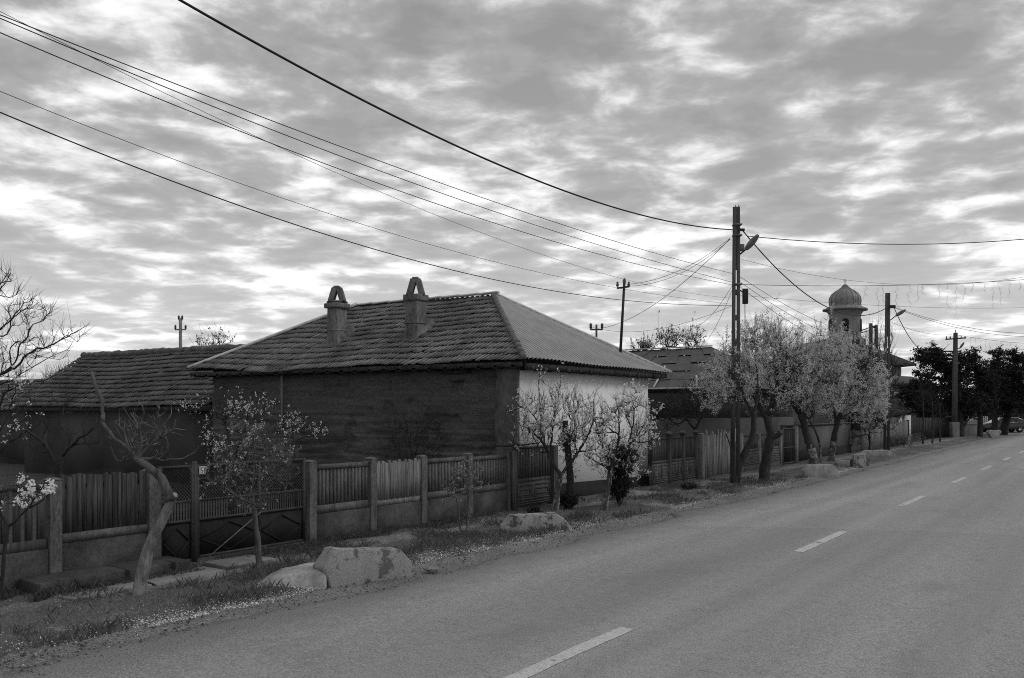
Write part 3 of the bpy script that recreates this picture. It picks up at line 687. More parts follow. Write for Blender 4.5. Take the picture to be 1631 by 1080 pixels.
for i in range(16):
    th = i * math.pi / 8
    pr = [(1.84, zy(487)), (1.82, zy(484)), (1.88, zy(479)), (1.8, zy(474)), (1.57, zy(469)), (1.17, zy(464.5)), (.74, zy(461)), (.42, zy(457.5)), (.18, zy(453.5))]
    m.tube([tw + [r_ * math.cos(th), r_ * math.sin(th), z_] for r_, z_ in pr], .035, 4)
m.build('dome', M['dome'], church)
m = MB(); m.bar(tw + [0, 0, zy(453)], tw + [0, 0, zy(444.5)], .07, .07); m.bar(tw - RT * .22 + [0, 0, zy(447.5)], tw + RT * .22 + [0, 0, zy(447.5)], .06, .06); m.build('cross', M['iron'], church)
camth = math.atan2(-SN, -CS)
for off in (-.32, 1.05, -1.6, 2.3):
    th = camth - off if False else camth + off
    n_ = np.array([math.cos(th), math.sin(th), 0]); tt = np.array([-n_[1], n_[0], 0]); q = tw + n_ * 1.72
    poly = [(-.3, zy(529)), (.3, zy(529)), (.3, zy(514))] + [(.3 * math.cos(a), zy(514) + .3 * math.sin(a)) for a in np.linspace(.3, math.pi - .3, 6)] + [(-.3, zy(514))]
    m = MB(); m.prism(poly, q, tt, UP, n_, .12); m.build('belfry_window', M['ink'], tower)
    m = MB(); P = [q + n_ * .1 + tt * a * 1.2 + UP * (b if b < zy(514) else zy(514) + (b - zy(514)) * 1.2) for a, b in poly]; P = P[1:] + [P[0]]
    for a, b in zip(P[:-1], P[1:]): m.bar(a, b, .09, .09)
    m.build('window_surround', M['concrete_dark'], tower)
# ---------------------------------------------------------------- fences and gates
FV = 11.6
def post(m, u, v, z0, z1, w=.16, cap=True, mt=0):
    a = w / 2; m.box(u - a, u + a, v - a, v + a, z0, z1, mt)
    if cap:
        b = a + .012
        m.add([(u - b, v - b, z1 + .002), (u + b, v - b, z1 + .002), (u + b, v + b, z1 + .002), (u - b, v + b, z1 + .002), (u - a * .5, v - a * .5, z1 + .035), (u + a * .5, v - a * .5, z1 + .035), (u + a * .5, v + a * .5, z1 + .035), (u - a * .5, v + a * .5, z1 + .035)], [(3, 2, 1, 0), (4, 5, 6, 7), (0, 1, 5, 4), (1, 2, 6, 5), (2, 3, 7, 6), (3, 0, 4, 7)], mt)
def slat_panel(m, u0, u1, v, z0, z1, n, th=.05, rail=.07, sw=.55, mt=0):
    m.box(u0, u1, v - th / 2, v + th / 2, z0, z0 + rail * 1.6, mt); m.box(u0, u1, v - th / 2, v + th / 2, z1 - rail, z1, mt)
    st = (u1 - u0) / n
    for i in range(n):
        c = u0 + (i + .5) * st; m.box(c - st * sw / 2, c + st * sw / 2, v - th * .3, v + th * .3, z0 + rail * 1.6, z1 - rail, mt)
fence = thing('slatted_fence', 'grey concrete fence of slatted bays between gate and dark adobe wall', 'fence', (14.5, FV, 0), 'street fences')
us_ = [11.45, 13.0, 14.5, 16.07, 17.62]
for i, q in enumerate(us_):
    m = MB(); post(m, q, FV, -.2, 1.40 - .02 * i, .17); m.build('post', M['post'], fence, bevel=.01)
for i in range(4):
    a, b = us_[i] + .086, us_[i + 1] - .086
    m = MB(); m.box(a, b, FV - .06, FV + .06, -.2, .49); m.build('plinth', M['concrete_dark'], fence)
    if i != 1:
        m = MB(); slat_panel(m, a, b, FV, .5, 1.34 - .02 * i, 15 if i == 0 else 13, .07, .085, .56); m.build('slat_panel', M['post'], fence)
    else:
        m = MB(); m.box(a, b, FV - .045, FV + .045, .495, .6); n_ = 22
        for k in range(n_):
            c = a + (k + .5) * (b - a) / n_
            o = .03 * math.sin(k * 2.4); m.hexa([(c - .028, FV - .05 + o * .3, .6), (c + .028, FV - .05 + o * .3, .6), (c + .028, FV - .02 + o * .3, .6), (c - .028, FV - .02 + o * .3, .6)], [(c - .028, FV - .055, 1.3 + o), (c + .028, FV - .055, 1.3 + o), (c + .028, FV - .02, 1.31 + o), (c - .028, FV - .02, 1.31 + o)])
        bp = m.build('board_panel', M['plank_pale'], fence); bp['label'] = 'bay patched with pale weathered boards'
# metal double gate
gate = thing('metal_gate', 'black metal yard gate with mesh top and diamond braced lower panels', 'gate', (9.9, FV, 0))
m = MB(); g0, g1 = 8.46, 9.06
def leaf(u0, u1, zb, mids, name):
    m = MB(); m.box(u0 + .026, u1 - .026, FV + .006, FV + .014, zb + .041, .62); lf = m.build(name, M['gate'], gate)
    for q in [u0, u1] + mids:
        m = MB(); m.box(q - .025, q + .025, FV - .025, FV + .025, zb, 1.47); m.build('stile', M['gate_rail'], lf)
    for z in (zb + .02, .64, .93, 1.45):
        m = MB(); m.box(u0 + .026, u1 - .026, FV - .02, FV + .02, z - .018, z + .018); m.build('rail', M['gate_rail'], lf)
    m = MB(); seg = [u0] + mids + [u1]
    for a, b in zip(seg[:-1], seg[1:]):
        c = (a + b) / 2; zc = .35
        for P, Q in (((a + .05, zc), (c, .56)), ((c, .56), (b - .05, zc)), ((b - .05, zc), (c, .12)), ((c, .12), (a + .05, zc))):
            m.bar((P[0], FV - .004, P[1]), (Q[0], FV - .004, Q[1]), .018, .018)
    m.build('brace', M['gate'], lf)
    m = MB()
    k = 0
    h = 1.43 - .95; st = .055
    for x in np.arange(u0 - h, u1, st):
        for dr in (1, -1):
            a, b = (x, x + h); za, zb_ = (.95, 1.43) if dr == 1 else (1.43, .95)
            lo, hi = max(a, u0 + .03), min(b, u1 - .03)
            if hi - lo < .03: continue
            f = lambda q: za + (zb_ - za) * (q - a) / h
            m.bar((lo, FV + .003 * dr, f(lo)), (hi, FV + .003 * dr, f(hi)), .009, .009)
    for x in np.arange(u0 + .04, u1, .05): m.bar((x, FV, .66), (x, FV, .91), .012, .012)
    m.build('mesh', M['gate'], lf)
leaf(8.47, 9.03, .03, [], 'gate_leaf'); leaf(9.12, 11.3, .06, [10.32], 'gate_leaf')
m = MB(); m.box(9.045, 9.105, FV - .03, FV + .03, -.1, 1.52); m.build('gate_post', M['gate_rail'], gate)
m = MB(); m.bar((9.25, FV - .08, .06), (10.3, FV - .08, .66), .014, .014); m.build('prop_rod', M['lamp'], gate)
pl = thing('number_plate', 'small white enamel house number plate on the black gate', 'house number', (9.2, FV - .04, 1.35))
m = MB(); m.box(9.13, 9.25, FV - .045, FV - .033, 1.32, 1.44); m.build('plate', M['white_paint'], pl, bevel=.003)
m = MB(); y0, y1 = FV - .05, FV - .0455
for a, b, c, d_ in ((9.138, 9.242, 1.326, 1.330), (9.138, 9.242, 1.430, 1.434), (9.138, 9.142, 1.331, 1.429), (9.238, 9.242, 1.331, 1.429),
                    (9.155, 9.185, 1.412, 1.42), (9.155, 9.162, 1.385, 1.411), (9.155, 9.185, 1.376, 1.384), (9.178, 9.185, 1.348, 1.375), (9.155, 9.185, 1.34, 1.347), (9.212, 9.221, 1.34, 1.42)):
    m.box(a, b, y0, y1, c, d_)
m.build('numeral', M['ink'], pl)
# fence at far left
lf = thing('board_fence', 'dark fence of tall uneven boards left of the black gate', 'fence', (7, FV, 0), 'street fences')
for q, z1 in ((8.33, 1.42), (6.86, 1.38), (5.3, 1.36)):
    m = MB(); post(m, q, FV, -.2, z1, .2 if q > 8 else .17); m.build('post', M['post'], lf, bevel=.012)
m = MB(); m.box(6.95, 8.22, FV - .06, FV + .06, -.2, .56); m.build('plinth', M['concrete_dark'], lf); m = MB(); m.box(6.95, 8.22, FV - .075, FV + .06, .563, .67); m.build('sill', M['post'], lf)
m = MB(); m.box(5.39, 6.77, FV - .06, FV + .06, -.2, .5); m.build('plinth', M['concrete_dark'], lf)
m = MB(); x = 6.97; rr = random.Random(8)
while x < 8.2:
    wd = rr.uniform(.05, .085); h = 1.42 + rr.uniform(-.02, .03); l_ = rr.uniform(-.015, .015); o = rr.uniform(-.006, .006)
    m.hexa([(x, FV - .02 + o, .672), (x + wd, FV - .02 + o, .672), (x + wd, FV + .004 + o, .672), (x, FV + .004 + o, .672)], [(x + l_, FV - .02 + o, h), (x + wd + l_, FV - .02 + o, h + rr.uniform(-.02, .02)), (x + wd + l_, FV + .004 + o, h), (x + l_, FV + .004 + o, h)])
    x += wd + rr.uniform(.003, .012)
m.build('board', M['plank'], lf); m = MB(); m.box(6.95, 8.22, FV + .012, FV + .05, .8, .87); m.box(6.95, 8.22, FV + .012, FV + .05, 1.25, 1.31); m.build('rail', M['timber'], lf)
m = MB(); slat_panel(m, 5.39, 6.77, FV, .503, 1.36, 9, .07, .08, .55); m.build('slat_panel', M['slat'], lf)
# carved gate before the white house, and its twins beyond
def carved(m, u0, u1, v, z0, z1):
    m.box(u0, u1, v - .02, v + .02, z0, z1)
    n_ = 2; w = (u1 - u0) / n_
    for i in range(n_):
        a, b = u0 + i * w + .04, u0 + (i + 1) * w - .04; c, d_ = z0 + .14, z1 - .05
        t_ = .028
        for k in range(2):
            for (p, q, r_, s_) in ((a, b, c, c + t_), (a, b, d_ - t_, d_), (a, a + t_, c + t_, d_ - t_), (b - t_, b, c + t_, d_ - t_)): m.box(p, q, v - .036, v - .0205, r_, s_)
            a += .085; b -= .085; c += .1; d_ -= .1
            if b - a < .07 or d_ - c < .07: break
    for zz2 in (z0 + .03, z0 + .08): m.box(u0 + .02, u1 - .02, v - .034, v - .0205, zz2, zz2 + .022)
cg = thing('carved_gate', 'narrow carved slatted gate at the left corner of the white wall', 'gate', (18.7, FV, 0), 'carved panel gates')
m = MB(); carved(m, 17.8, 19.42, FV - .04, .06, .6); m.build('carved_panel', M['slat'], cg)
m = MB(); slat_panel(m, 17.8, 19.42, FV - .04, .61, 1.44, 13, .05, .05, .62); m.build('slat_panel', M['slat'], cg)
m = MB(); post(m, 17.66, FV - .14, -.2, 1.36, .12, False); m.build('post', M['slat'], cg); m = MB(); post(m, 19.55, FV - .04, -.2, 1.42, .2, False); m.build('post', M['slat'], cg, bevel=.01)
m = MB(); m.box(17.5, 18.5, FV - .02, FV + .3, 1.45, 1.49); m.build('cap_board', M['timber'], cg)
G2 = [25.35, 26.65, 27.75, 28.85]
cg2 = thing('carved_gate', 'wide carved gate of three slatted bays with capped posts right of the white wall', 'gate', (27.1, FV, 0), 'carved panel gates')
for i in range(3):
    a, b = G2[i] + .075, G2[i + 1] - .075
    m = MB(); m.box(a, b, FV - .03, FV + .03, -.2, .05); m.build('plinth', M['concrete_dark'], cg2)
    m = MB(); carved(m, a, b, FV, .06, .66); m.build('carved_panel', M['post'] if i != 1 else M['slat'], cg2)
    m = MB(); slat_panel(m, a, b, FV, .67, 1.44, 9, .05, .05, .6); m.build('slat_panel', M['slat'], cg2)
for i, q in enumerate(G2[1:]):
    m = MB(); post(m, q, FV, -.2, 1.5, .13, False); m.build('post', M['slat'], cg2)
    m = MB(); m.lathe((q, FV, 1.5), [(.02, 0), (.13, .02), (.15, .06), (.09, .09), (.05, .12), (.0, .13)], 8); m.build('post_cap', M['post'], cg2, smooth=True)
pf = thing('paling_fence', 'leaning grey paling fence between carved gate and nearest utility pole', 'fence', (30.7, FV, 0), 'street fences')
m = MB(); post(m, 29.15, FV - .05, -.2, 1.48, .2, True); m.build('post', M['pole_pale'], pf, bevel=.01)
m = MB(); x = 29.5
while x < 32.9:
    wd = rr.uniform(.08, .12); h = 1.5 + rr.uniform(-.1, .12); l_ = rr.uniform(-.06, .06) + .05
    m.hexa([(x, FV - .02, -.05), (x + wd, FV - .02, -.05), (x + wd, FV + .005, -.05), (x, FV + .005, -.05)], [(x + l_, FV - .03, h), (x + wd + l_, FV - .03, h + rr.uniform(-.05, .05)), (x + wd + l_, FV - .005, h), (x + l_, FV - .005, h)]); x += wd + rr.uniform(.01, .03)
m.build('paling', M['plank_pale'], pf); m = MB(); m.box(29.3, 33, FV + .02, FV + .06, .4, .48); m.box(29.3, 33, FV + .02, FV + .06, 1.1, 1.18); m.build('rail', M['timber'], pf)
f3 = thing('bay_fence', 'concrete fence with pale posts behind the thick dark trunk', 'fence', (35.5, FV, 0), 'street fences')
P3 = [33.15, 35.2, 37.9]
for q in P3:
    m = MB(); post(m, q, FV, -.2, 1.4, .16); m.build('post', M['pole_pale'], f3)
for a, b in zip(P3[:-1], P3[1:]):
    m = MB(); m.box(a + .09, b - .09, FV - .05, FV + .05, -.2, .2); m.build('plinth', M['concrete_dark'], f3)
    m = MB(); carved(m, a + .09, b - .09, FV, .21, .7); m.build('carved_panel', M['post'], f3)
    m = MB(); slat_panel(m, a + .09, b - .09, FV, .71, 1.36, 13, .05, .06, .6); m.build('slat_panel', M['post'], f3)
dg = thing('dark_gate', 'dark metal street gate beyond the slatted bay fence', 'gate', (39, FV, 0))
m = MB(); m.box(38.3, 39.9, FV - .02, FV + .02, .05, 1.5); m.build('panel', M['gate'], dg)
m = MB()
for z in (.06, .7, 1.48): m.box(38.3, 39.9, FV - .04, FV - .021, z - .03, z + .03)
for x in np.arange(38.35, 39.9, .25): m.box(x - .015, x + .015, FV - .035, FV - .021, .1, 1.44)
m.build('bar', M['gate_rail'], dg)
for q, mt in ((38.18, 'gate_rail'), (40.1, 'pole_pale')):
    m = MB(); post(m, q, FV, -.2, 1.55, .2 if q > 39 else .1); m.build('post', M[mt], dg)
yw = thing('yard_wall', 'plain pale yard wall behind the far blossom trunks', 'wall', (45, 12.2, 0))
m = MB(); m.box(40.4, 52, 12.1, 12.3, -.2, 1.55); m.build('wall_panel', M['yard_wall'], yw); m = MB(); m.box(40.4, 52, 12.05, 12.1, -.2, .4); m.build('plinth', M['plinth'], yw); m = MB(); m.box(40.4, 52, 12.02, 12.38, 1.553, 1.6); m.build('coping', M['concrete_dark'], yw)
p2 = thing('paling_fence', 'far row of tall grey palings before the pale gate pillar', 'fence', (58, FV, 0), 'street fences')
m = MB(); x = 52.3
while x < 65.5:
    wd = rr.uniform(.12, .2); h = 1.45 + rr.uniform(-.12, .15)
    m.box(x, x + wd, FV - .02, FV + .02, -.05, h); x += wd + rr.uniform(.02, .09)
m.build('paling', M['plank_pale'], p2); m = MB(); m.box(52.3, 65.5, FV + .021, FV + .07, .4, .5); m.box(52.3, 65.5, FV + .021, FV + .07, 1.1, 1.2); m.build('rail', M['timber'], p2)
gp = thing('gate_house', 'small white pillared gateway with dark sloping roof', 'gateway', AD(1441, 712, 62))
q = AD(1441, 712, 62); q[2] = 0; kk = 62 / FPX
def rbox(m, o, r0, r1, f0, f1, z0, z1, mt=0):
    P = [o + RT * r0 + FW * f0, o + RT * r1 + FW * f0, o + RT * r1 + FW * f1, o + RT * r0 + FW * f1]; m.hexa([p + [0, 0, z0] for p in P], [p + [0, 0, z1] for p in P], mt)
m = MB(); rbox(m, q, -.32, -.2, 0, .3, -.1, 1.75); rbox(m, q, .02, .42, 0, .3, -.1, 1.9); m.build('pillar', M['white_wall'], gp)
m = MB(); rbox(m, q, .12, .3, -.02, .0, .5, 1.6); m.build('recess', M['ink'], gp)
m = MB(); m.prism([(-.55, 1.75), (.5, 2.2), (.2, 2.25), (-.55, 2.1)], q - FW * .1, RT, UP, FW, 1.2); m.build('roof', M['timber'], gp)
fb = thing('dark_board_fence', 'dark board fence behind thin saplings left of the far pole', 'fence', AD(1480, 698, 72), 'street fences')
m = MB(); q0 = AD(1447, 690, 72); q1 = AD(1517, 690, 78); q0[2] = q1[2] = 0; n_ = 30
for i in range(n_):
    a = q0 + (q1 - q0) * i / n_; b = q0 + (q1 - q0) * (i + .92) / n_; h = 1.62 + .05 * math.sin(i * 3.3) - (.3 if i in (9, 14) else 0)
    m.hexa([a + [0, 0, .0], b + [0, 0, 0], b + FW * .05, a + FW * .05], [a + [0, 0, h], b + [0, 0, h], b + FW * .05 + [0, 0, h], a + FW * .05 + [0, 0, h]])
m.build('board', M['timber'], fb); m = MB(); m.bar(q0 + FW * .09 + [0, 0, .4], q1 + FW * .09 + [0, 0, .4], .06, .1); m.bar(q0 + FW * .09 + [0, 0, 1.3], q1 + FW * .09 + [0, 0, 1.3], .06, .1); m.build('rail', M['timber'], fb)
oh = thing('outbuilding', 'low pale outbuilding with dark openings seen above the dark board fence', 'outbuilding', AD(1480, 690, 86))
o = AD(1480, 690, 86); o[2] = 0; m = MB(); rbox(m, o, -2.2, 2.6, 0, 4, -.1, 2.1); m.build('wall', M['grey_wall'], oh)
m = MB(); rbox(m, o, -2.6, 3.0, -.5, 4.5, 2.11, 2.3); m.build('roof', M['sheet'], oh)
m = MB(); rbox(m, o, -1.1, -.2, -.03, -.001, 1.2, 1.9); m.build('window', M['ink'], oh); m = MB(); rbox(m, o, .4, 1.5, -.03, -.001, 1.3, 1.9); m.build('window', M['ink'], oh)
# ---------------------------------------------------------------- culvert blocks
def block(name, label, px, py, d, w, h, prof, th, mat, skew=0.0, group='culvert headwalls beside the road'):
    c = AD(px, py, d); c[2] = 0
    ax = RT * math.cos(skew) + FW * math.sin(skew); az = np.array([-ax[1], ax[0], 0]); az = az if az @ FW > 0 else -az
    m = MB(); m.prism([(a * w, b * h) for a, b in prof], c, ax, UP, az, th)
    return tag(m.build(name, M[mat], origin=c, bevel=.02, rough=.016), label, 'culvert block', group)
PR = [(-.40, -.3), (-.44, .1), (-.50, .45), (-.40, 1.0), (.34, .96), (.5, .62), (.56, .3), (.56, -.3)]
block('culvert_block', 'large trapezoid concrete block with flaking whitewash at the road edge', 592, 940, 12.5, 1.42, .48, [(-.42, -.3), (-.46, .1), (-.52, .5), (-.40, 1.0), (.34, .78), (.5, .3), (.53, -.3)], .28, 'block', .75)
PR2 = [(-.5, -.4), (-.5, .35), (-.36, .95), (.28, 1.0), (.42, .55), (.5, .1), (.5, -.4)]
block('culvert_block', 'mossy low concrete block in the grass with a dark shrub behind it', 855, 848, 17.5, 1.36, .33, PR2, .3, 'block2', .1)
PR3 = [(-.5, -.4), (-.5, .5), (-.36, 1), (.3, 1), (.5, .35), (.5, -.4)]
block('culvert_block', 'clean grey trapezoid block in front of the leaning far trunk', 1310, 760, 31.5, 1.25, .42, PR3, .3, 'concrete_pale', .1)
block('culvert_block', 'long flat grey kerb block past the pale boulder', 1400, 727, 45.5, 1.7, .3, PR3, .35, 'concrete_pale', .1)
block('culvert_block', 'short flat grey kerb block left of the pale boulder', 1355, 744, 38, 1.1, .2, PR3, .3, 'concrete_pale', .1)
sc_ = AD(472, 930, 12.25); sc_[2] = 0
m = MB(); P = lambda a, b, z: sc_ + RT * a + FW * b + [0, 0, z]
prof_ = [(-.46, -.02, .05), (-.3, .03, .13), (.0, .08, .2), (.3, .1, .235), (.44, .08, .2)]
for (a, f, z), (a2, f2, z2) in zip(prof_[:-1], prof_[1:]):
    m.hexa([P(a, -.42 + f, -.2), P(a2, -.42 + f2, -.2), P(a2, .5, -.2), P(a, .5, -.2)], [P(a, -.30 + f, z * .86), P(a2, -.30 + f2, z2 * .86), P(a2, .45, z2), P(a, .45, z)])
tag(m.build('fallen_slab', M['concrete_pale'], origin=sc_, bevel=.03, rough=.012), 'low rounded grey slab lying left of the whitewashed block', 'slab')
def boulder(label, px, py, d, r, sq, mat, seed):
    c = AD(px, py, d); c[2] = 0; bm = bmesh.new(); bmesh.ops.create_icosphere(bm, subdivisions=2, radius=1)
    V = np.array([v.co[:] for v in bm.verts]); Fc = np.array([[v.index for v in f.verts] for f in bm.faces]); bm.free()
    n_ = .5 + 1.0 * fbm(V[:, 0] * 1.3 + seed, V[:, 1] * 1.3 + V[:, 2] * 1.7, 3); V = V * n_[:, None] * r * np.array([1, 1, sq]); V[:, 2] += r * sq * .5
    m = MB(); m.add(V + c, Fc); return tag(m.build('boulder', M[mat], origin=c, smooth=False), label, 'boulder', 'boulders on the verge')
block('boulder', 'pale angular boulder at the road edge under the far blossom trees', 1375, 744, 37, .62, .52, [(-.5, -.3), (-.55, .55), (-.3, .95), (.2, 1.05), (.5, .7), (.62, .35), (.2, -.3)], .4, 'block2', .3, 'boulders on the verge')['category'] = 'boulder'
block('culvert_block', 'small pale flared block in front of the parked car', 1585, 697, 75, 1.15, .62, [(-.2, -.3), (-.28, .2), (-.5, .7), (-.42, 1), (.4, 1), (.5, .75), (.25, .15), (.2, -.3)], .4, 'concrete_pale', .1)
boulder('small pale stone at the foot of the left fence post', 93, 897, 12.4, .1, .9, 'concrete_dark', 9)
boulder('low grey stone by the gravel shoulder near the big block', 688, 905, 13.3, .1, .35, 'concrete', 13)
# ---------------------------------------------------------------- poles and wires
PV = 9.8
def slot_pole(name, label, px, pyb, pyt, w0, w1, slots, mats, lamp=True, group='utility poles'):
    d = DY(pyb); b = AD(px, pyb, d); b[2] = 0; t_ = AD(px + (2 if name else 0), pyt, d); H = t_[2]
    e = thing(name, label, 'utility pole', b, group)
    fx = np.array([b[0], b[1], 0.]) / np.hypot(b[0], b[1]); rx = np.array([fx[1], -fx[0], 0.])
    m = MB()
    def seg(z0, z1, r0, r1, mt=0):
        f = lambda z, r: b + (t_ - b) * (z / H) + rx * (r * (w0 + (w1 - w0) * z / H))
        P = lambda z, r, s_: np.concatenate([f(z, r)[:2], [z]]) + fx * s_ * (w0 + (w1 - w0) * z / H) * .36
        m.hexa([P(z0, r0, -1), P(z0, r1, -1), P(z0, r1, 1), P(z0, r0, 1)], [P(z1, r0, -1), P(z1, r1, -1), P(z1, r1, 1), P(z1, r0, 1)], mt)
    if slots:
        seg(-.3, H, -.5, -.05); seg(-.3, H, .065, .5)
        z = 0
        for a, b_ in slots:
            if a > z: seg(z + .001, a, -.05, .065)
            z = b_
        seg(z, H, -.05, .065)
    else: seg(-.3, H, -.5, .5)
    m.build('shaft', M[mats], e)
    return e, b, t_, d
slots = [(z, z + .62) for z in np.arange(1.3, 6.6, .78)]
p1, b1, t1, d1 = slot_pole('utility_pole', 'nearest tall concrete pole with central slots and a street lamp', 1171, 771, 330, .30, .22, slots, 'pole')
def lamp_head(e, d, arm0, arm1, head, ln=.75):
    A_ = AD(*arm0, d); B_ = AD(*arm1, d) - FW * .3; C_ = AD(*head, d) - FW * .5
    m = MB(); m.tube([A_, B_], .025, 8); m.build('lamp_arm', M['iron'], e)
    ax = (C_ - B_); L = np.linalg.norm(ax); ax /= L; sd_ = np.cross(ax, UP); sd_ /= np.linalg.norm(sd_); up = np.cross(sd_, ax)
    m = MB(); K = 9; P = []
    for i in range(K):
        s_ = i / (K - 1); hw = .15 * (math.sin(math.pi * (.12 + .8 * s_)) ** .6); hh = .09 * (math.sin(math.pi * (.15 + .75 * s_)) ** .7)
        P.append([B_ + ax * L * s_ + sd_ * hw * math.cos(q) + up * hh * math.sin(q) for q in np.linspace(0, 2 * math.pi, 12, endpoint=False)])
    P = np.array(P); idx = np.arange(K * 12).reshape(K, 12)
    m.add(P.reshape(-1, 3), np.stack([idx[:-1], np.roll(idx[:-1], -1, 1), np.roll(idx[1:], -1, 1), idx[1:]], -1).reshape(-1, 4)); m.add(P[0], [tuple(range(12))]); m.add(P[-1], [tuple(range(12))])
    m.build('lamp_head', M['lamp'], e, smooth=True)
lamp_head(p1, d1, (1176, 407), (1184, 400), (1201, 379))
def pbox(e, name, px0, px1, py0, py1, d, th, mat, off=0, bev=.01):
    a = AD(px0, py1, d + off); c = AD(px1, py0, d + off); m = MB(); w_ = np.linalg.norm((c - a)[:2])
    rbox(m, np.array([a[0], a[1], 0]), 0, w_, -th / 2, th / 2, a[2], c[2]); return m.build(name, M[mat], e, bevel=bev)
pbox(p1, 'cable_box', 1183, 1191, 460, 484, d1, .14, 'iron'); pbox(p1, 'lamp_ballast', 1178, 1185, 389, 400, d1, .14, 'lamp', 0)
m = MB(); q = AD(1186.5, 484, d1); m.tube([q, AD(1186.8, 560, d1), AD(1186, 640, d1)], .012, 5); m.tube([AD(1178, 462, d1), AD(1184, 466, d1)], .02, 5); m.build('conduit', M['iron'], p1)
for py in (358, 375, 453):
    pbox(p1, 'clamp_band', 1167.5, 1180.5, py - 1, py + 1.4, d1, .3, 'lamp', 0, 0)
for px in (1171.5, 1176):
    m = MB(); m.bar(AD(px, 331, d1), AD(px, 326.5, d1), .015, .015); m.build('top_pin', M['iron'], p1)
pbox(p1, 'bracket', 1176, 1186, 364, 368, d1, .06, 'iron', -.12, .004)
sl2 = [(z, z + .6) for z in np.arange(.9, 5.6, .75)]
p2_, b2, t2, d2 = slot_pole('utility_pole', 'second slotted pole with street lamp right of the church', 1412, 724, 467, .32, .24, sl2, 'pole')
lamp_head(p2_, d2, (1418, 510), (1423, 504), (1436, 495))
pbox(p2_, 'bracket', 1416, 1426, 486, 491, d2, .1, 'iron', -.15, .004)
p3, b3, t3, d3 = slot_pole('utility_pole', 'stout far pole with pale base standing before the pines', 1520, 697, 530, .47, .33, None, 'pole')
q = AD(1519.5, 541, d3); m = MB(); m.bar(q - RT * .82 - FW * .3, q + RT * .82 - FW * .3 + [0, 0, .12], .1, .1)
m.build('crossarm', M['iron'], p3); m = MB(); m.bar(t3, t3 + [0, 0, .25], .05, .05); m.build('top_pin', M['iron'], p3)
for s_ in (-.75, -.45, .45, .75):
    m = MB(); m.lathe(q + RT * s_ - FW * .3 + [0, 0, .05], [(.03, 0), (.06, .06), (.05, .16), (.01, .22)], 6); m.build('insulator', M['ceramic'], p3)
lamp_head(p3, d3, (1522, 557), (1526, 555), (1531, 546))
m = MB(); rbox(m, b3, -.29, .29, -.3, .3, -.1, 1.25); fo = m.build('footing', M['pole_pale'], p3, bevel=.03); fo['label'] = 'pale flaking concrete lower shaft'
tp = thing('twin_pole', 'pair of joined dark posts with a small bracket right of the church tower', 'utility pole', AD(1391, 700, 66), 'utility poles')
for px, pt_ in ((1387, 515), (1395.5, 518)):
    m = MB(); a = AD(px + (1 if px < 1390 else 1.5), 700, 66); a[2] = 0; m.tube([a, AD(px, pt_, 66)], [.16, .12], 8); m.build('shaft', M['pole'], tp)
m = MB(); m.bar(AD(1386, 519, 66), AD(1396, 522, 66), .1, .14); m.bar(AD(1371, 527, 66), AD(1387, 521, 66), .06, .06); m.bar(AD(1372, 530, 66), AD(1387, 526, 66), .06, .06); m.build('bracket', M['iron'], tp)
yardmast('service_mast', 'thin leaning mast with curled crossarm in front of the church', 1363, 542, [(547, 5)], 5, 58, .06, 'iron', 0, .55)
def wire(name, label, pts, v, r, end=None, ext=-8, deg=2, cat='wire', group='overhead wires'):
    P = np.array([AV(x, y, v) for x, y in pts]); c = np.polyfit(P[:, 0], P[:, 2], deg)
    u1 = P[-1, 0]; us = np.linspace(ext, u1, 70); z = np.polyval(c, us); z += (P[-1, 2] - z[-1]) * np.clip((us - us[0]) / (us[-1] - us[0]), 0, 1) ** 8
    Q = np.stack([us, us * 0 + v, z], -1); m = MB(); m.tube(Q, r * .8, 6)
    return tag(m.build(name, M['wire'], origin=Q[-1]), label, cat, group)
wire('power_cable', 'thick black cable sweeping from the top edge down to the nearest pole', [(287, 0), (475, 106), (815, 270), (916, 311), (1016, 341), (1116, 361), (1169, 366)], 9.72, .021, deg=3, cat='cable')
for lab, pts, r, v in (
    ('topmost of three parallel thin wires running to the nearest pole', [(0, 23), (408, 184), (815, 330), (1000, 391), (1168, 436)], .0075, 9.75),
    ('middle of three parallel thin wires running to the nearest pole', [(0, 29), (408, 197), (815, 346), (1000, 404), (1168, 450)], .0075, 9.85),
    ('lowest of three parallel thin wires running to the nearest pole', [(0, 52), (408, 219), (815, 364), (1000, 417), (1168, 454)], .0075, 9.9),
    ('hair-thin wire that crosses under the three parallel wires', [(0, 20), (120, 78), (430, 225), (815, 391), (1000, 445), (1168, 475)], .004, 9.8),
    ('hair-thin wire just above the lowest black line at left', [(0, 145), (408, 302), (815, 423), (1000, 462), (1168, 485)], .0045, 9.7),
    ('lowest black wire running left across the sky above the chimneys', [(0, 177), (385, 332), (770, 440), (994, 478), (1100, 487), (1168, 487)], .009, 9.7)):
    wire('overhead_wire', lab, pts, v, r, deg=3)
def span(label, a, b, sag, r, name='overhead_wire', cat='wire', n=40, group='overhead wires'):
    A_ = AD(*a); B_ = AD(*b); t_ = np.linspace(0, 1, n)[:, None]; P = A_ + (B_ - A_) * t_; P[:, 2] -= (4 * sag * t_ * (1 - t_))[:, 0]
    m = MB(); m.tube(P, r * .8, 5); tag(m.build(name, M['wire'], origin=A_), label, cat, group); return P
span('upper of the pair of drop wires from the pole to the roof mast', (1163, 379, d1), (998, 453, 27.9), .3, .008)
span('lower of the pair of drop wires from the pole to the roof mast', (1163, 381, d1), (996, 456, 27.9), .36, .008)
span('straight drop wire from the pole toward the small mast behind the roof', (1162, 381, d1), (958, 523, 44), .5, .012)
span('upper slack wire from the pole down to the patched metal roof', (1166, 455, d1), (1103, 520, 40), .3, .009)
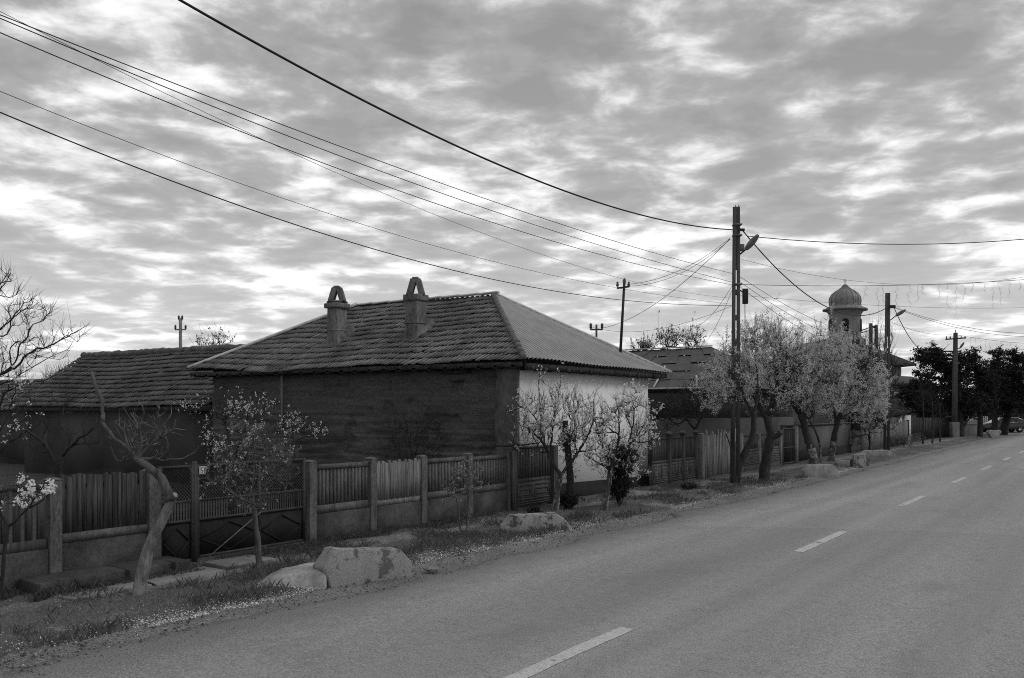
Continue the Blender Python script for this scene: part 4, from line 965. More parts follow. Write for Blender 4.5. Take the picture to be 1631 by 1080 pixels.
span('lower slack wire from the pole down to the patched metal roof', (1166, 462, d1), (1112, 555, 37), .3, .008)
span('thin wire from the roof mast dropping left across the ridge', (1166, 487, d1), (940, 520, 46), .5, .008)
span('thick cable dropping from the nearest pole to the second pole', (1182, 366, d1), (1411, 491, d2), 1.25, .024, 'power_cable', 'cable')
span('near level cable leaving the nearest pole for the right edge', (1190, 376, d1), (1700, 374, 30), .28, .016, 'power_cable', 'cable')
span('thin sagging wire from beside the lamp rising to the right edge', (1178, 412, d1), (1720, 422, 32), .75, .006)
for i, lab in enumerate(('topmost of three thin wires between the first two poles', 'middle of three thin wires between the first two poles', 'lowest of three thin wires between the first two poles')):
    span(lab, (1179, 441 + i * 8, d1), (1410, 540 + i * 9, d2), .45 + .1 * i, .009)
span('thin wire passing behind the second pole toward the right edge', (1178, 470, d1), (1720, 486, 40), .25, .006)
span('upper of two wires from the second pole to the right edge', (1424, 489, d2), (1700, 528, 52), .55, .013)
span('lower of two wires from the second pole to the right edge', (1424, 490, d2), (1700, 533, 52), .6, .013)
span('thick cable dropping from the second pole into the first pine', (1424, 490, d2), (1482, 560, 66), .7, .026, 'power_cable', 'cable')
span('thin wire linking the second pole and the far pole', (1417, 512, d2), (1519, 532, d3), .3, .012)
span('thin wire from far pole crossbar to the church roof', (1512, 548, d3), (1434, 580, 100), .8, .02)
def lights(label, a, b, sag, r, n, s0, seed, h0=.25, h1=1.1):
    P = span(label, a, b, sag, r, 'string_lights', 'string lights', 80, 'icicle light strings over the road')
    o = bpy.data.objects[-1] if False else None
    ob = [x for x in COL.objects if x.get('label') == label][0]; rr_ = np.random.RandomState(seed); m = MB(); T = []; 
    for i in range(n):
        q = P[int((s0 + (1 - s0) * (i + rr_.rand() * .6) / n) * 79)]; L = h0 + (h1 - h0) * rr_.rand() ** 1.5; K = 7; X = [q - [0, 0, L * k / K] + RT * rr_.randn() * .03 * (k > 0) for k in range(K + 1)]
        m.tube(X, r * .32, 3, cap=False)
        for k in range(1, K + 1): m.tube([X[k], X[k] + RT * rr_.uniform(-.09, .09) - [0, 0, .06]], r * .3, 3, cap=False)
    m.build('light_strand', M['wire'], ob)
lights('long icicle light string hanging high over the road at right', (1178, 453, d1), (1720, 438, 34), .18, .010, 24, .30, 3)
lights('far icicle light string hanging above the pines at right', (1521, 533, d3), (1720, 548, 84), .3, .016, 22, .1, 4, .3, 1.3)
lights('low icicle light string drooping in front of the pines', (1560, 575, 74), (1720, 590, 78), .6, .014, 12, .05, 6, .2, .6)
# ---------------------------------------------------------------- street cabinet, far fence, car
cb0 = AD(1549, 695, 80); cb0[2] = 0
cab = thing('street_cabinet', 'small grey utility cabinet under the pines', 'cabinet', cb0)
m = MB(); rbox(m, cb0, -.42, .42, 0, .4, .0, 1.0); m.build('body', M['cabinet'], cab, bevel=.02); m = MB(); rbox(m, cb0, -.47, .47, -.05, .45, 1.003, 1.06); m.build('lid', M['cabinet'], cab, bevel=.01); m = MB(); rbox(m, cb0, -.36, .36, -.015, -.002, .12, .92); m.build('door', M['cabinet'], cab, bevel=.005)
wf0 = AD(1541, 690, 98); wf0[2] = 0
wf = thing('picket_fence', 'pale picket fence behind the grey cabinet', 'fence', wf0, 'street fences')
m = MB()
for i in range(11): rbox(m, wf0, .2 * i, .2 * i + .15, 0, .03, .1, 1.55 + .04 * (i % 2))
m.build('picket', M['cabinet'], wf); m = MB(); rbox(m, wf0, 0, 2.15, .031, .07, .4, .5); rbox(m, wf0, 0, 2.15, .031, .07, 1.2, 1.3); m.build('rail', M['cabinet'], wf)
c0_ = AD(1567, 689, 92); c0_[2] = 0
car = thing('parked_car', 'dark estate car parked beneath the pines facing left', 'car', c0_)
prof = [(.05, .35), (0, .55), (.08, .78), (.35, .9), (1.15, 1.0), (1.75, 1.38), (2.2, 1.47), (3.6, 1.46), (4.15, 1.2), (4.45, 1.02), (4.5, .6), (4.42, .34)]
m = MB(); K = []
secs = [(-.0, .93), (.12, 1.0), (.85, 1.0), (1.58, 1.0), (1.7, .93)]
def cp(a, z, f): return c0_ + RT * a + FW * f + [0, 0, z]
def tumble(z): return max(0, z - .92) * .38
n_ = len(prof)
L_ = [cp(a, z, tumble(z)) for a, z in prof]; R_ = [cp(a, z, 1.72 - tumble(z)) for a, z in prof]
m.add(L_ + R_, [tuple(range(n_)), tuple(range(n_, 2 * n_))[::-1]] + [(i, n_ + i, n_ + (i + 1) % n_, (i + 1) % n_) for i in range(n_)])
body = m.build('body', M['car'], car, bevel=.035)
for f, s_ in ((0, -1), (1.72, 1)):
    g = lambda a, z: cp(a, z, (tumble(z) + .012 * s_) if f == 0 else (1.72 - tumble(z) + .012 * s_))
    for poly in ([(1.35, 1.04), (1.82, 1.34), (2.25, 1.40), (2.25, 1.03)], [(2.33, 1.03), (2.33, 1.4), (3.2, 1.39), (3.2, 1.03)], [(3.28, 1.03), (3.28, 1.38), (3.6, 1.36), (4.0, 1.16), (4.05, 1.06)]):
        m = MB(); m.add([g(*p) for p in poly], [tuple(range(len(poly)))]); m.build('side_window', M['glass'], car)
    m = MB(); m.tube([g(1.3, 1.015), g(2.6, 1.01), g(4.1, 1.04)], .016, 5); m.tube([g(1.8, 1.405), g(2.3, 1.455), g(3.5, 1.45), g(4.1, 1.18)], .02, 5); m.build('window_trim', M['chrome'], car)
m = MB(); o_ = .012; m.add([cp(1.2, 1.035, .12), cp(1.72, 1.375, .25), cp(1.72, 1.375, 1.47), cp(1.2, 1.035, 1.6)], [(0, 1, 2, 3)]); m.build('windscreen', M['chrome'], car)  # glare put into the windscreen as bright metal instead of glass
m = MB(); m.add([cp(.12, .81, .2), cp(1.1, 1.008, .2), cp(1.1, 1.008, 1.5), cp(.12, .81, 1.5)], [(0, 1, 2, 3)]); m.build('bonnet', M['chrome'] if False else M['trim'], car)  # pale sheet over the dark body, a painted reflection on the bonnet
def wheel(a, f):
    m = MB(); c = cp(a, .31, f); P = []
    for r_, o in ((.12, -.1), (.2, -.11), (.31, -.1), (.32, 0), (.31, .1), (.2, .11), (.12, .1)): P.append([c + RT * r_ * math.cos(q) + UP * r_ * math.sin(q) + FW * o for q in np.linspace(0, 2 * math.pi, 20, endpoint=False)])
    P = np.array(P); i = np.arange(len(P) * 20).reshape(len(P), 20); m.add(P.reshape(-1, 3), np.stack([i[:-1], np.roll(i[:-1], -1, 1), np.roll(i[1:], -1, 1), i[1:]], -1).reshape(-1, 4)); wh = m.build('wheel', M['rubber'], car, smooth=True)
    m = MB()
    for k in range(6):
        q = k * math.pi / 3; m.bar(c + FW * (-.1 if f < .8 else .1), c + FW * (-.1 if f < .8 else .1) + RT * .2 * math.cos(q) + UP * .2 * math.sin(q), .05, .03)
    m.build('rim', M['chrome'], wh)
for a in (.85, 3.6):
    for f in (.1, 1.62): wheel(a, f)
for f in (.28, 1.44):
    m = MB(); m.lathe(cp(.12, .68, f), [(.02, -.07), (.1, -.04), (.1, .05), (.02, .08)], 10); m.build('headlight', M['trim'], car)
for f in (-.06, 1.78):
    m = MB(); m.lathe(cp(1.5, 1.05, f), [(.01, -.06), (.08, -.04), (.08, .05), (.01, .07)], 8); m.build('mirror', M['car'], car, smooth=True)

# ---------------------------------------------------------------- trees
def smooth_path(P, step):
    P = np.asarray(P, float)
    if len(P) > 2:
        Q = [P[0]]
        for i in range(len(P) - 1):
            p0 = P[max(i - 1, 0)]; p1 = P[i]; p2 = P[i + 1]; p3 = P[min(i + 2, len(P) - 1)]
            for t_ in np.linspace(0, 1, 7)[1:]:
                Q.append(.5 * ((2 * p1) + (-p0 + p2) * t_ + (2 * p0 - 5 * p1 + 4 * p2 - p3) * t_ ** 2 + (-p0 + 3 * p1 - 3 * p2 + p3) * t_ ** 3))
        P = np.array(Q)
    L = np.concatenate([[0], np.cumsum(np.linalg.norm(np.diff(P, axis=0), axis=1))]); n = max(2, int(L[-1] / step) + 1)
    q = np.linspace(0, L[-1], n); return np.stack([np.interp(q, L, P[:, k]) for k in range(3)], 1)
def rough_bark(m):
    for k, V in enumerate(m.V):
        if len(V) > 60 and (V.max(0) - V.min(0)).max() > .3:
            a = fbm(V[:, 0] * 9 + V[:, 1] * 7, V[:, 2] * 3.2, 3) - .5; b = fbm(V[:, 1] * 11 + 5, V[:, 2] * 4 + V[:, 0] * 6, 3) - .5
            m.V[k] = V + np.stack([a, b, a * 0], 1) * min(.05, (np.ptp(V[-20:, 0]) + np.ptp(V[-20:, 1])) * .13 + .006)
def tree(name, label, cat, d, trunk, r0, r1, blobs, N, limbs=(), tw=(3, .25, .5), bloom=None, bark='bark_mid', twig='twig', group=None, seed=0, depthk=.75, tip=.005, thick=.45, attach=.7, lime_or_lit=0, bloom2=None, knots=0, spikes=(), lime_or_lit_mat='lime_or_lit'):
    """limbs: (pixel polyline, r0, r1); blobs: pixel ellipses of the crown; tw: twigs per tip, length, upward pull; bloom: (material, per twig, size, clump)"""
    r = np.random.RandomState(seed * 13 + 5)
    T = np.array([AD(x, y, d) for x, y in trunk]); T[0][2] -= .0
    base = T[0].copy(); T[0][2] -= .12
    st = .08 * max(1, d / 20)
    P = smooth_path(T, st); nt = len(P)
    P[1:] += r.randn(nt - 1, 3) * r0 * .05
    pos = [p for p in P]; par = [-1] + list(range(nt - 1)); rad = list(r0 + (r1 - r0) * np.linspace(0, 1, nt) ** .8); rad[0] *= 1.25; rad[1] *= 1.12
    att = [i > nt * attach for i in range(nt)]; root_i = nt - 1
    for lp, a, b in limbs:
        dz = r.randn() * .12
        L = np.array([AD(x, y, d) for x, y in lp]); L += FW * (np.linspace(0, 1, len(L)) * r.uniform(-1, 1) * depthk * .5 * np.linalg.norm(L[-1] - L[0]))[:, None]
        A_ = np.array(pos); j = int(np.argmin(np.linalg.norm(A_ - L[0], axis=1))); L[0] = A_[j]; Q = smooth_path(L, st)
        Q[1:] += r.randn(len(Q) - 1, 3) * .008
        for k in range(1, len(Q)):
            pos.append(Q[k]); par.append(j); rad.append(a + (b - a) * k / len(Q)); att.append(k > len(Q) * .25); j = len(pos) - 1
    # crown points
    pts = []
    if N:
        ar = np.array([b[2] * b[3] for b in blobs], float); ar /= ar.sum()
        for b, w_ in zip(blobs, ar):
            n_ = max(1, int(N * w_)); q = r.randn(n_, 3); q /= np.linalg.norm(q, axis=1)[:, None]; q *= (r.rand(n_) ** .42)[:, None]
            for k in range(n_):
                p = AD(b[0] + q[k, 0] * b[2], b[1] - q[k, 1] * b[3], d); pts.append(p + FW * q[k, 2] * depthk * b[2] / FPX * d)
        for x, y in spikes: pts.append(AD(x, y, d))
        pts = np.array(pts); pts = pts[np.argsort(np.linalg.norm(pts - pos[root_i], axis=1))]
    term = []; ndir = [np.array([0, 0, 1.])] * len(pos)
    for i in range(1, len(pos)):
        v_ = pos[i] - pos[par[i]]; ndir[i] = v_ / (np.linalg.norm(v_) + 1e-9)
    pl = [0.0] * len(pos)
    for i in range(1, len(pos)): pl[i] = pl[par[i]] + np.linalg.norm(pos[i] - pos[par[i]])
    cap = 60000; A_ = np.zeros((cap, 3)); D_ = np.zeros((cap, 3)); L_ = np.zeros(cap); ok = np.zeros(cap, bool); n_ = len(pos)
    A_[:n_] = pos; D_[:n_] = ndir; L_[:n_] = pl; ok[:n_] = att
    for p in pts:
        idx = np.nonzero(ok[:n_])[0]; df = p - A_[idx]; ds = np.linalg.norm(df, axis=1) + 1e-6
        cs_ = (df * D_[idx]).sum(1) / ds
        cost = ds * (1 + .55 * (1 - cs_)) + .10 * L_[idx]
        j = int(idx[np.argmin(cost)]); dd = np.linalg.norm(p - A_[j])
        k_ = max(2, int(dd / (.11 * max(1, d / 20)))); k_ = min(k_, 10)
        c_ = A_[j] + D_[j] * dd * .38 + np.array([0, 0, -.03 * dd]) + r.randn(3) * dd * .07
        prev = j
        for q in range(1, k_ + 1):
            t_ = q / k_; x = A_[j] * (1 - t_) ** 2 + c_ * 2 * t_ * (1 - t_) + p * t_ ** 2 + (r.randn(3) * dd * .018 if q < k_ else 0)
            A_[n_] = x; v_ = x - A_[prev]; D_[n_] = v_ / (np.linalg.norm(v_) + 1e-9); L_[n_] = L_[prev] + np.linalg.norm(v_); ok[n_] = True
            par.append(prev); rad.append(0); prev = n_; n_ += 1
        term.append(prev)
    par = np.array(par); A_ = A_[:n_]; D_ = D_[:n_]; rad = np.array(rad)
    ch = [[] for _ in range(n_)]; cnt = np.zeros(n_)
    for i in range(n_ - 1, 0, -1):
        if not ch[i]: cnt[i] = max(cnt[i], 1)
        cnt[par[i]] += cnt[i]; ch[par[i]].append(i)
    rr_ = np.minimum(tip * np.maximum(cnt, 1) ** thick, r1 * .8); rr_ = np.where(rad > 0, np.maximum(rad, 0), rr_)
    e = thing(name, label, cat, base, group)
    m = MB(); m2 = MB(); stack = [(0, None)]
    while stack:
        i, p = stack.pop(); c = [i] if p is None else [p, i]
        while ch[c[-1]]:
            k = sorted(ch[c[-1]], key=lambda q: -cnt[q] - 1000 * (rad[q] > 0) * (q < nt)); stack += [(q, c[-1]) for q in k[1:]]; c.append(k[0])
        R_ = rr_[c].copy()
        if p is not None: R_[0] = min(R_[0], R_[1] * 1.25)
        R_ = np.maximum(R_, tip * .6); mx = R_.max(); sides = 14 if mx > .06 else 6 if mx > .02 else 4 if mx > .01 else 3
        X = A_[c]
        if len(c) < 2: continue
        if knots and p is None: R_ = R_ * (1 + .09 * r.randn(len(R_)))
        m.tube(X, R_, sides, 0)
        if lime_or_lit:
            q_ = m.M[-3].reshape(len(X) - 1, sides); h_ = (X[:-1, 2] + X[1:, 2]) / 2; hh_ = h_[:, None] + (fbm(np.arange(len(h_))[:, None] * .9 + seed, np.arange(sides)[None] * .8, 2) - .5) * .5; q_[hh_ < lime_or_lit] = 1
    rough_bark(m)
    m.build('trunk', [M[bark], M[lime_or_lit_mat]] if lime_or_lit else M[bark], e, smooth=True)
    m = MB()
    br_ = np.array([i for i in range(nt, n_) if rr_[i] < max(.02, tip * 3)]) if n_ > nt else np.array([], int)
    has = False
    if len(br_) and tw[0]:
        K = int(len(term) * tw[0]) or int(len(br_) * .4)
        src = np.concatenate([np.array(term, int) if term else br_, br_[r.randint(0, len(br_), max(K - len(term), 1))]])[:max(K, 1)]
        n3 = len(src); S = A_[src]
        dr = D_[src] * .6 + r.randn(n3, 3) * .55 + np.array([0, 0, tw[2]]); dr /= np.linalg.norm(dr, axis=1)[:, None]
        ln = tw[1] * (.35 + 1.1 * r.rand(n3) ** 1.6); ln[r.rand(n3) < .06] *= 1.7
        bend = r.randn(n3, 3) * .1 + np.array([0, 0, .12 * tw[2]])
        X = np.stack([S + dr * (ln * t_)[:, None] + bend * (ln * t_ * t_)[:, None] for t_ in (0, .33, .66, 1)], 1)
        rt_ = np.outer(np.full(n3, tip * .75), [1, .8, .6, .35]); m.tubes(X, rt_, 3, 0); has = True
        mats = [M[twig]]
        for bl in (bloom, bloom2):
            if not bl: continue
            mt, per, size, clump = bl; mats.append(M[mt])
            nb = int(n3 * per); ti = r.randint(0, n3, nb); tt = .12 + .9 * r.rand(nb) ** .8
            c_ = S[ti] + dr[ti] * (ln[ti] * tt)[:, None] + bend[ti] * (ln[ti] * tt * tt)[:, None]
            g_ = np.clip(fbm(c_[:, 0] * 1.6 + c_[:, 2] * 1.2 + seed, c_[:, 1] * 1.6 + c_[:, 2], 3) - .3, 0, 1) * 3 > r.rand(nb) * .8
            c_ = c_[g_]; q = 4; c_ = np.repeat(c_, q, 0) + r.randn(len(c_) * q, 3) * clump; nb = len(c_)
            a = r.randn(nb, 3); a /= np.linalg.norm(a, axis=1)[:, None]; b = np.cross(a, r.randn(nb, 3)); b /= np.linalg.norm(b, axis=1)[:, None]
            sz = (size * (.55 + .8 * r.rand(nb)))[:, None]
            m.quads(np.stack([c_ - a * sz, c_ + b * sz * .8, c_ + a * sz, c_ - b * sz * .8], 1), len(mats) - 1)
        m.build('crown', mats, e)
    return e
G_V = 'trees along the verge'; G_Y = 'trees in the yards'; G_S = 'blossom trees by the white house'; G_B = 'tall blossoming street trees'
W1 = ('blossom', 5, .014, .012)
tree('sapling', 'young sapling with big white blossom clusters at the left frame edge', 'tree', DY(955), [(-1, 955), (5, 905), (9, 862), (14, 838)], .032, .02, [(45, 800, 45, 42), (5, 795, 40, 45), (-45, 800, 40, 50)], 36, [([(14, 838), (40, 815), (58, 790), (72, 765)], .014, .006), ([(14, 838), (0, 810), (-10, 770)], .014, .006), ([(40, 815), (70, 795), (80, 775)], .01, .005)], (2.2, .16, .6), ('blossom', 9, .017, .02), 'bark_dark', 'twig_dark', G_V, 1, attach=.95)
lim = [([(217, 727), (214, 722), (201, 711), (188, 702), (179, 690), (169, 676), (166, 661)], .026, .022), ([(169, 676), (164, 648), (155, 622), (144, 592)], .022, .02),
       ([(216, 726), (222, 706), (216, 684), (209, 669), (200, 658)], .03, .006), ([(218, 705), (224, 669), (233, 658), (235, 649)], .022, .005), ([(218, 726), (238, 708), (250, 693), (264, 686), (279, 683)], .022, .006),
       ([(238, 708), (253, 698), (266, 691), (279, 684), (283, 672)], .022, .005), ([(252, 690), (251, 663), (257, 650)], .014, .004), ([(220, 726), (238, 731), (257, 733), (277, 733), (294, 728), (304, 720)], .024, .004),
       ([(238, 723), (257, 723), (268, 715), (269, 698)], .014, .004), ([(212, 720), (198, 698), (196, 674)], .02, .005), ([(194, 690), (183, 672)], .012, .004), ([(214, 728), (190, 735), (180, 722), (177, 712)], .014, .004),
       ([(253, 684), (262, 672), (270, 660)], .012, .004), ([(209, 669), (200, 655), (197, 645)], .008, .003)]
lt = tree('leaning_tree', 'leaning pruned fruit tree with bare fanned branches in front of the black gate', 'tree', DY(945), [(221, 948), (227, 912), (236, 876), (247, 849), (261, 824), (270, 806), (270, 789), (263, 775), (254, 760), (239, 746), (227, 738), (217, 729)], .092, .046, [(225, 690, 50, 45)], 26, lim, (4.5, .15, .4), None, 'bark_mid', 'twig_pale', G_V, 2, depthk=.8, attach=.97, knots=0, tip=.004, lime_or_lit=1.12, lime_or_lit_mat='bark')  # two bark tones paint the lower trunk as lit, the upper as shaded
ld = DY(945)
m = MB(); a = AD(266, 797, ld); b = AD(281, 788, ld) - FW * .04; m.tube([a, (a + b) / 2, b], [.055, .052, .044], 10); sb = m.build('pruned_stub', M['bark_mid'], lt, smooth=True)
n_ = (b - a) / np.linalg.norm(b - a); m = MB(); m.tube([b, b + n_ * .006], [.036, .034], 10); c = AD(144, 592, ld); m.build('cut_face', M['cut'], sb)
tree('thin_tree', 'thin straight tree with sparse pale buds before the right gate leaf', 'tree', DY(911), [(413, 912), (411, 875), (407, 835), (404, 812)], .05, .036, [(400, 752, 85, 55), (400, 700, 50, 35), (345, 765, 45, 32), (450, 740, 35, 50), (395, 790, 55, 25)], 170, [([(404, 812), (375, 785), (345, 770)], .018, .007), ([(404, 812), (425, 780), (445, 745)], .018, .007), ([(404, 812), (400, 770), (395, 715)], .018, .006)], (3.2, .16, .35), ('leaf', 1.7, .009, .011), 'bark_mid', 'twig', G_V, 3, attach=.93, bloom2=('blossom_dim', .8, .010, .012))
tree('blossom_tree', 'white blossomed yard tree behind the black gate under the barn eave', 'tree', 18.2, [(372, 838), (370, 780), (366, 740)], .09, .06, [(328, 662, 42, 26), (300, 650, 18, 14), (375, 655, 42, 26), (412, 650, 20, 20), (350, 700, 40, 24)], 140, [([(366, 740), (345, 705), (318, 672)], .03, .01), ([(366, 740), (385, 700), (398, 660)], .03, .01), ([(366, 740), (362, 700), (352, 655)], .03, .01)], (2.6, .22, .5), ('blossom', 1.9, .0125, .013), 'bark_dark', 'twig_dark', G_Y, 4)
tree('blossom_tree', 'small white blossomed tree standing against the adobe wall', 'tree', 18.6, [(472, 835), (472, 770), (470, 725)], .05, .03, [(466, 678, 26, 28), (505, 690, 32, 12), (440, 680, 15, 15)], 46, [([(470, 725), (468, 695), (464, 660)], .016, .006)], (2, .2, .5), ('blossom', 2.8, .011, .013), 'bark_dark', 'twig_dark', G_Y, 5)
tree('bare_shrub', 'bare dark many-stemmed shrub in front of the adobe wall', 'shrub', 21.0, [(660, 814), (660, 780), (660, 750)], .06, .045, [(660, 690, 58, 46), (635, 700, 35, 35), (690, 690, 32, 40)], 130, [([(660, 760), (640, 730), (622, 690)], .022, .008), ([(660, 760), (680, 730), (702, 680)], .022, .008), ([(660, 755), (655, 720), (648, 670)], .022, .008)], (3, .3, .7), None, 'bark_dark', 'twig_dark', G_Y, 6, tip=.006)
tree('bare_tree', 'bare forked dark tree before the barn wall', 'tree', 15.5, [(92, 872), (92, 800), (93, 755)], .075, .055, [(70, 690, 55, 36), (140, 690, 40, 30), (100, 640, 60, 40)], 60, [([(93, 755), (83, 725), (66, 698), (38, 680)], .04, .012), ([(93, 755), (104, 722), (128, 702), (158, 680)], .04, .012), ([(75, 708), (66, 685), (58, 655)], .024, .008), ([(104, 722), (112, 700), (102, 690)], .016, .006)], (2.5, .3, .7), None, 'bark_dark', 'twig_dark', G_Y, 7, attach=.95)
tree('bare_tree', 'big bare tree reaching in over the barn from the left edge', 'tree', 15.0, [(-75, 890), (-72, 780), (-68, 690), (-62, 630)], .13, .09, [(20, 480, 35, 35), (40, 500, 45, 30), (70, 555, 55, 28), (5, 440, 18, 18), (10, 580, 50, 45), (110, 535, 30, 14)], 190,
     [([(-62, 630), (-35, 560), (0, 533), (22, 520), (48, 500), (72, 490)], .03, .005), ([(-50, 590), (-20, 520), (8, 470), (28, 458), (42, 446)], .024, .005), ([(-62, 630), (-20, 605), (22, 588), (55, 558), (80, 553), (108, 540), (130, 528), (149, 519)], .028, .004), ([(-62, 620), (0, 610), (40, 585), (70, 565)], .02, .004), ([(-40, 520), (-15, 470), (0, 440), (3, 424)], .017, .004)], (3.4, .24, .8), None, 'bark_dark', 'twig_dark', G_Y, 8, attach=.98, tip=.0045)
tree('blossom_tree', 'white blossomed tree under the big bare branches at the left edge', 'tree', 14.4, [(-30, 885), (-25, 800), (-18, 740)], .07, .045, [(10, 640, 35, 40), (30, 600, 20, 25), (20, 680, 35, 22), (-25, 650, 40, 50)], 80, [([(-18, 740), (0, 700), (20, 660), (40, 610)], .022, .007), ([(-18, 740), (10, 710), (40, 690), (50, 680)], .018, .006)], (2.2, .2, .45), ('blossom', 2.6, .015, .016), 'bark_dark', 'twig_dark', G_Y, 9, attach=.9)
tree('young_tree', 'slender two-stemmed young tree with pale leaves before the slatted fence', 'tree', DY(849), [(735, 850), (731, 825), (729, 800)], .022, .016, [(722, 770, 24, 22), (758, 768, 20, 24), (742, 750, 30, 16), (722, 790, 26, 12)], 70, [([(735, 848), (744, 846), (746, 825), (746, 795), (750, 770)], .022, .01), ([(729, 800), (722, 780), (715, 762)], .012, .005)], (2.4, .14, .4), ('leaf', 3.5, .012, .014), 'bark_mid', 'twig', G_V, 10, attach=.9, bloom2=('blossom_dim', .8, .011, .014))
tree('blossom_tree', 'forked white blossomed tree before the left half of the white wall', 'tree', DY(815), [(883, 818), (887, 790), (891, 768), (893, 757)], .085, .062, [(880, 672, 55, 50), (845, 670, 38, 45), (930, 685, 42, 50), (895, 640, 50, 25), (850, 705, 38, 25), (838, 650, 22, 20)], 330,
     [([(893, 757), (880, 738), (868, 710), (850, 690), (832, 670)], .045, .012), ([(893, 757), (905, 742), (925, 716), (940, 690), (950, 660)], .042, .012), ([(878, 730), (880, 690), (890, 640), (893, 610)], .03, .007), ([(868, 708), (862, 660), (858, 600)], .02, .005), ([(905, 742), (908, 690), (915, 650)], .024, .007), ([(862, 680), (840, 650), (815, 655)], .016, .005)], (4.2, .2, 1.1), ('blossom', 4.0, .014, .012), 'bark_dark', 'twig_dark', G_S, 11, lime_or_lit=.75, attach=.95, spikes=[(860, 592), (866, 610), (893, 597), (880, 620)], bloom2=('leaf', .8, .01, .012))
tree('blossom_tree', 'rounder white blossomed tree before the right half of the white wall', 'tree', DY(812), [(962, 815), (966, 790), (970, 768), (973, 750)], .085, .06, [(985, 690, 55, 55), (1022, 690, 32, 50), (957, 660, 35, 35), (985, 740, 55, 35), (1000, 640, 35, 25)], 330,
     [([(973, 750), (962, 715), (950, 670), (948, 640)], .04, .01), ([(973, 750), (985, 700), (985, 650)], .036, .01), ([(973, 750), (1000, 715), (1028, 680), (1035, 650)], .036, .01), ([(973, 752), (950, 735), (930, 725)], .02, .006), ([(1000, 715), (1010, 670), (1008, 630)], .024, .007)], (4.2, .2, 1.1), ('blossom', 4.0, .014, .012), 'bark_dark', 'twig_dark', G_S, 12, lime_or_lit=.75, attach=.93, spikes=[(960, 612), (1008, 618), (1018, 626)], bloom2=('leaf', .8, .01, .012))
tree('ivy_stem', 'ivy covered stem between the two blossom trees', 'tree', 21.6, [(905, 806), (908, 770), (905, 720), (900, 670)], .1, .06, [(903, 705, 13, 42), (906, 750, 11, 35), (903, 795, 22, 12)], 90, (), (3, .16, .2), ('leaf_dark', 4, .018, .025), 'bark_dark', 'twig_dark', None, 13, attach=.05, bloom2=('blossom_dim', .6, .016, .02))
tree('dark_shrub', 'dark dense column of upright shoots beside the right blossom trunk', 'shrub', 21.8, [(986, 808), (986, 795), (986, 775)], .04, .03, [(985, 775, 17, 36), (990, 735, 26, 22)], 120, [([(982, 808), (976, 770), (974, 735)], .012, .006), ([(990, 808), (998, 770), (1002, 730)], .012, .006), ([(986, 808), (985, 770), (990, 730)], .014, .006)], (5, .3, 1.4), ('leaf_dark', 3.5, .02, .025), 'bark_dark', 'twig_dark', None, 14, attach=.1)
tree('dark_shrub', 'small dark bushy shrub just behind the mossy low block', 'shrub', 18.2, [(845, 838), (845, 830), (845, 822)], .03, .02, [(845, 814, 12, 11), (846, 822, 14, 8)], 60, (), (4, .1, .9), ('leaf_dark', 5, .015, .015), 'bark_dark', 'twig_dark', None, 15, attach=.1)
tree('street_tree', 'leaning dark trunk with loose blossom rooted beside the nearest pole', 'tree', 28.6, [(1171, 772), (1176, 745), (1190, 715), (1199, 690), (1201, 655)], .13, .08, [(1160, 600, 50, 50), (1140, 625, 42, 35), (1190, 590, 40, 45)], 330, [([(1190, 715), (1198, 712), (1208, 702)], .03, .015), ([(1201, 660), (1185, 635), (1165, 600)], .05, .015), ([(1201, 660), (1205, 620), (1198, 580)], .05, .015), ([(1172, 768), (1166, 740), (1163, 715), (1155, 690)], .05, .015)], (2.6, .3, .8), ('blossom_dim', 6.5, .0185, .03), 'bark_dark', 'twig_dark', G_B, 16, attach=.9, tip=.006)
tree('street_tree', 'thick straight dark trunk with wide pale crown right of the nearest pole', 'tree', DY(765), [(1217, 768), (1220, 735), (1227, 700), (1226, 680), (1221, 665)], .2, .12, [(1215, 605, 66, 62), (1185, 580, 45, 45), (1250, 575, 45, 52), (1220, 545, 45, 28)], 640, [([(1227, 702), (1238, 692), (1242, 688)], .1, .085), ([(1221, 668), (1206, 640), (1194, 600), (1190, 560)], .09, .02), ([(1223, 670), (1240, 630), (1240, 580), (1236, 540)], .09, .02), ([(1206, 640), (1180, 610), (1160, 600)], .05, .015), ([(1238, 630), (1262, 600), (1275, 575)], .05, .015)], (3.2, .4, 1.3), ('blossom_dim', 7, .0195, .034), 'bark_dark', 'twig_dark', G_B, 17, attach=.92, tip=.006, spikes=[(1208, 505), (1222, 500), (1240, 510)])
tree('street_tree', 'leaning dark trunk with pale crown behind the clean trapezoid block', 'tree', DY(749), [(1300, 750), (1292, 715), (1284, 690), (1279, 668)], .2, .13, [(1285, 595, 60, 55), (1315, 570, 50, 45), (1280, 640, 40, 28), (1310, 630, 45, 35)], 620, [([(1279, 668), (1268, 650), (1262, 640)], .11, .09), ([(1280, 668), (1290, 620), (1310, 580)], .09, .02), ([(1279, 668), (1270, 620), (1265, 580)], .08, .02)], (3.2, .46, 1.3), ('blossom_dim', 7, .022, .036), 'bark_dark', 'twig_dark', G_B, 18, attach=.95, tip=.007, lime_or_lit=.9, spikes=[(1300, 520), (1320, 515)])
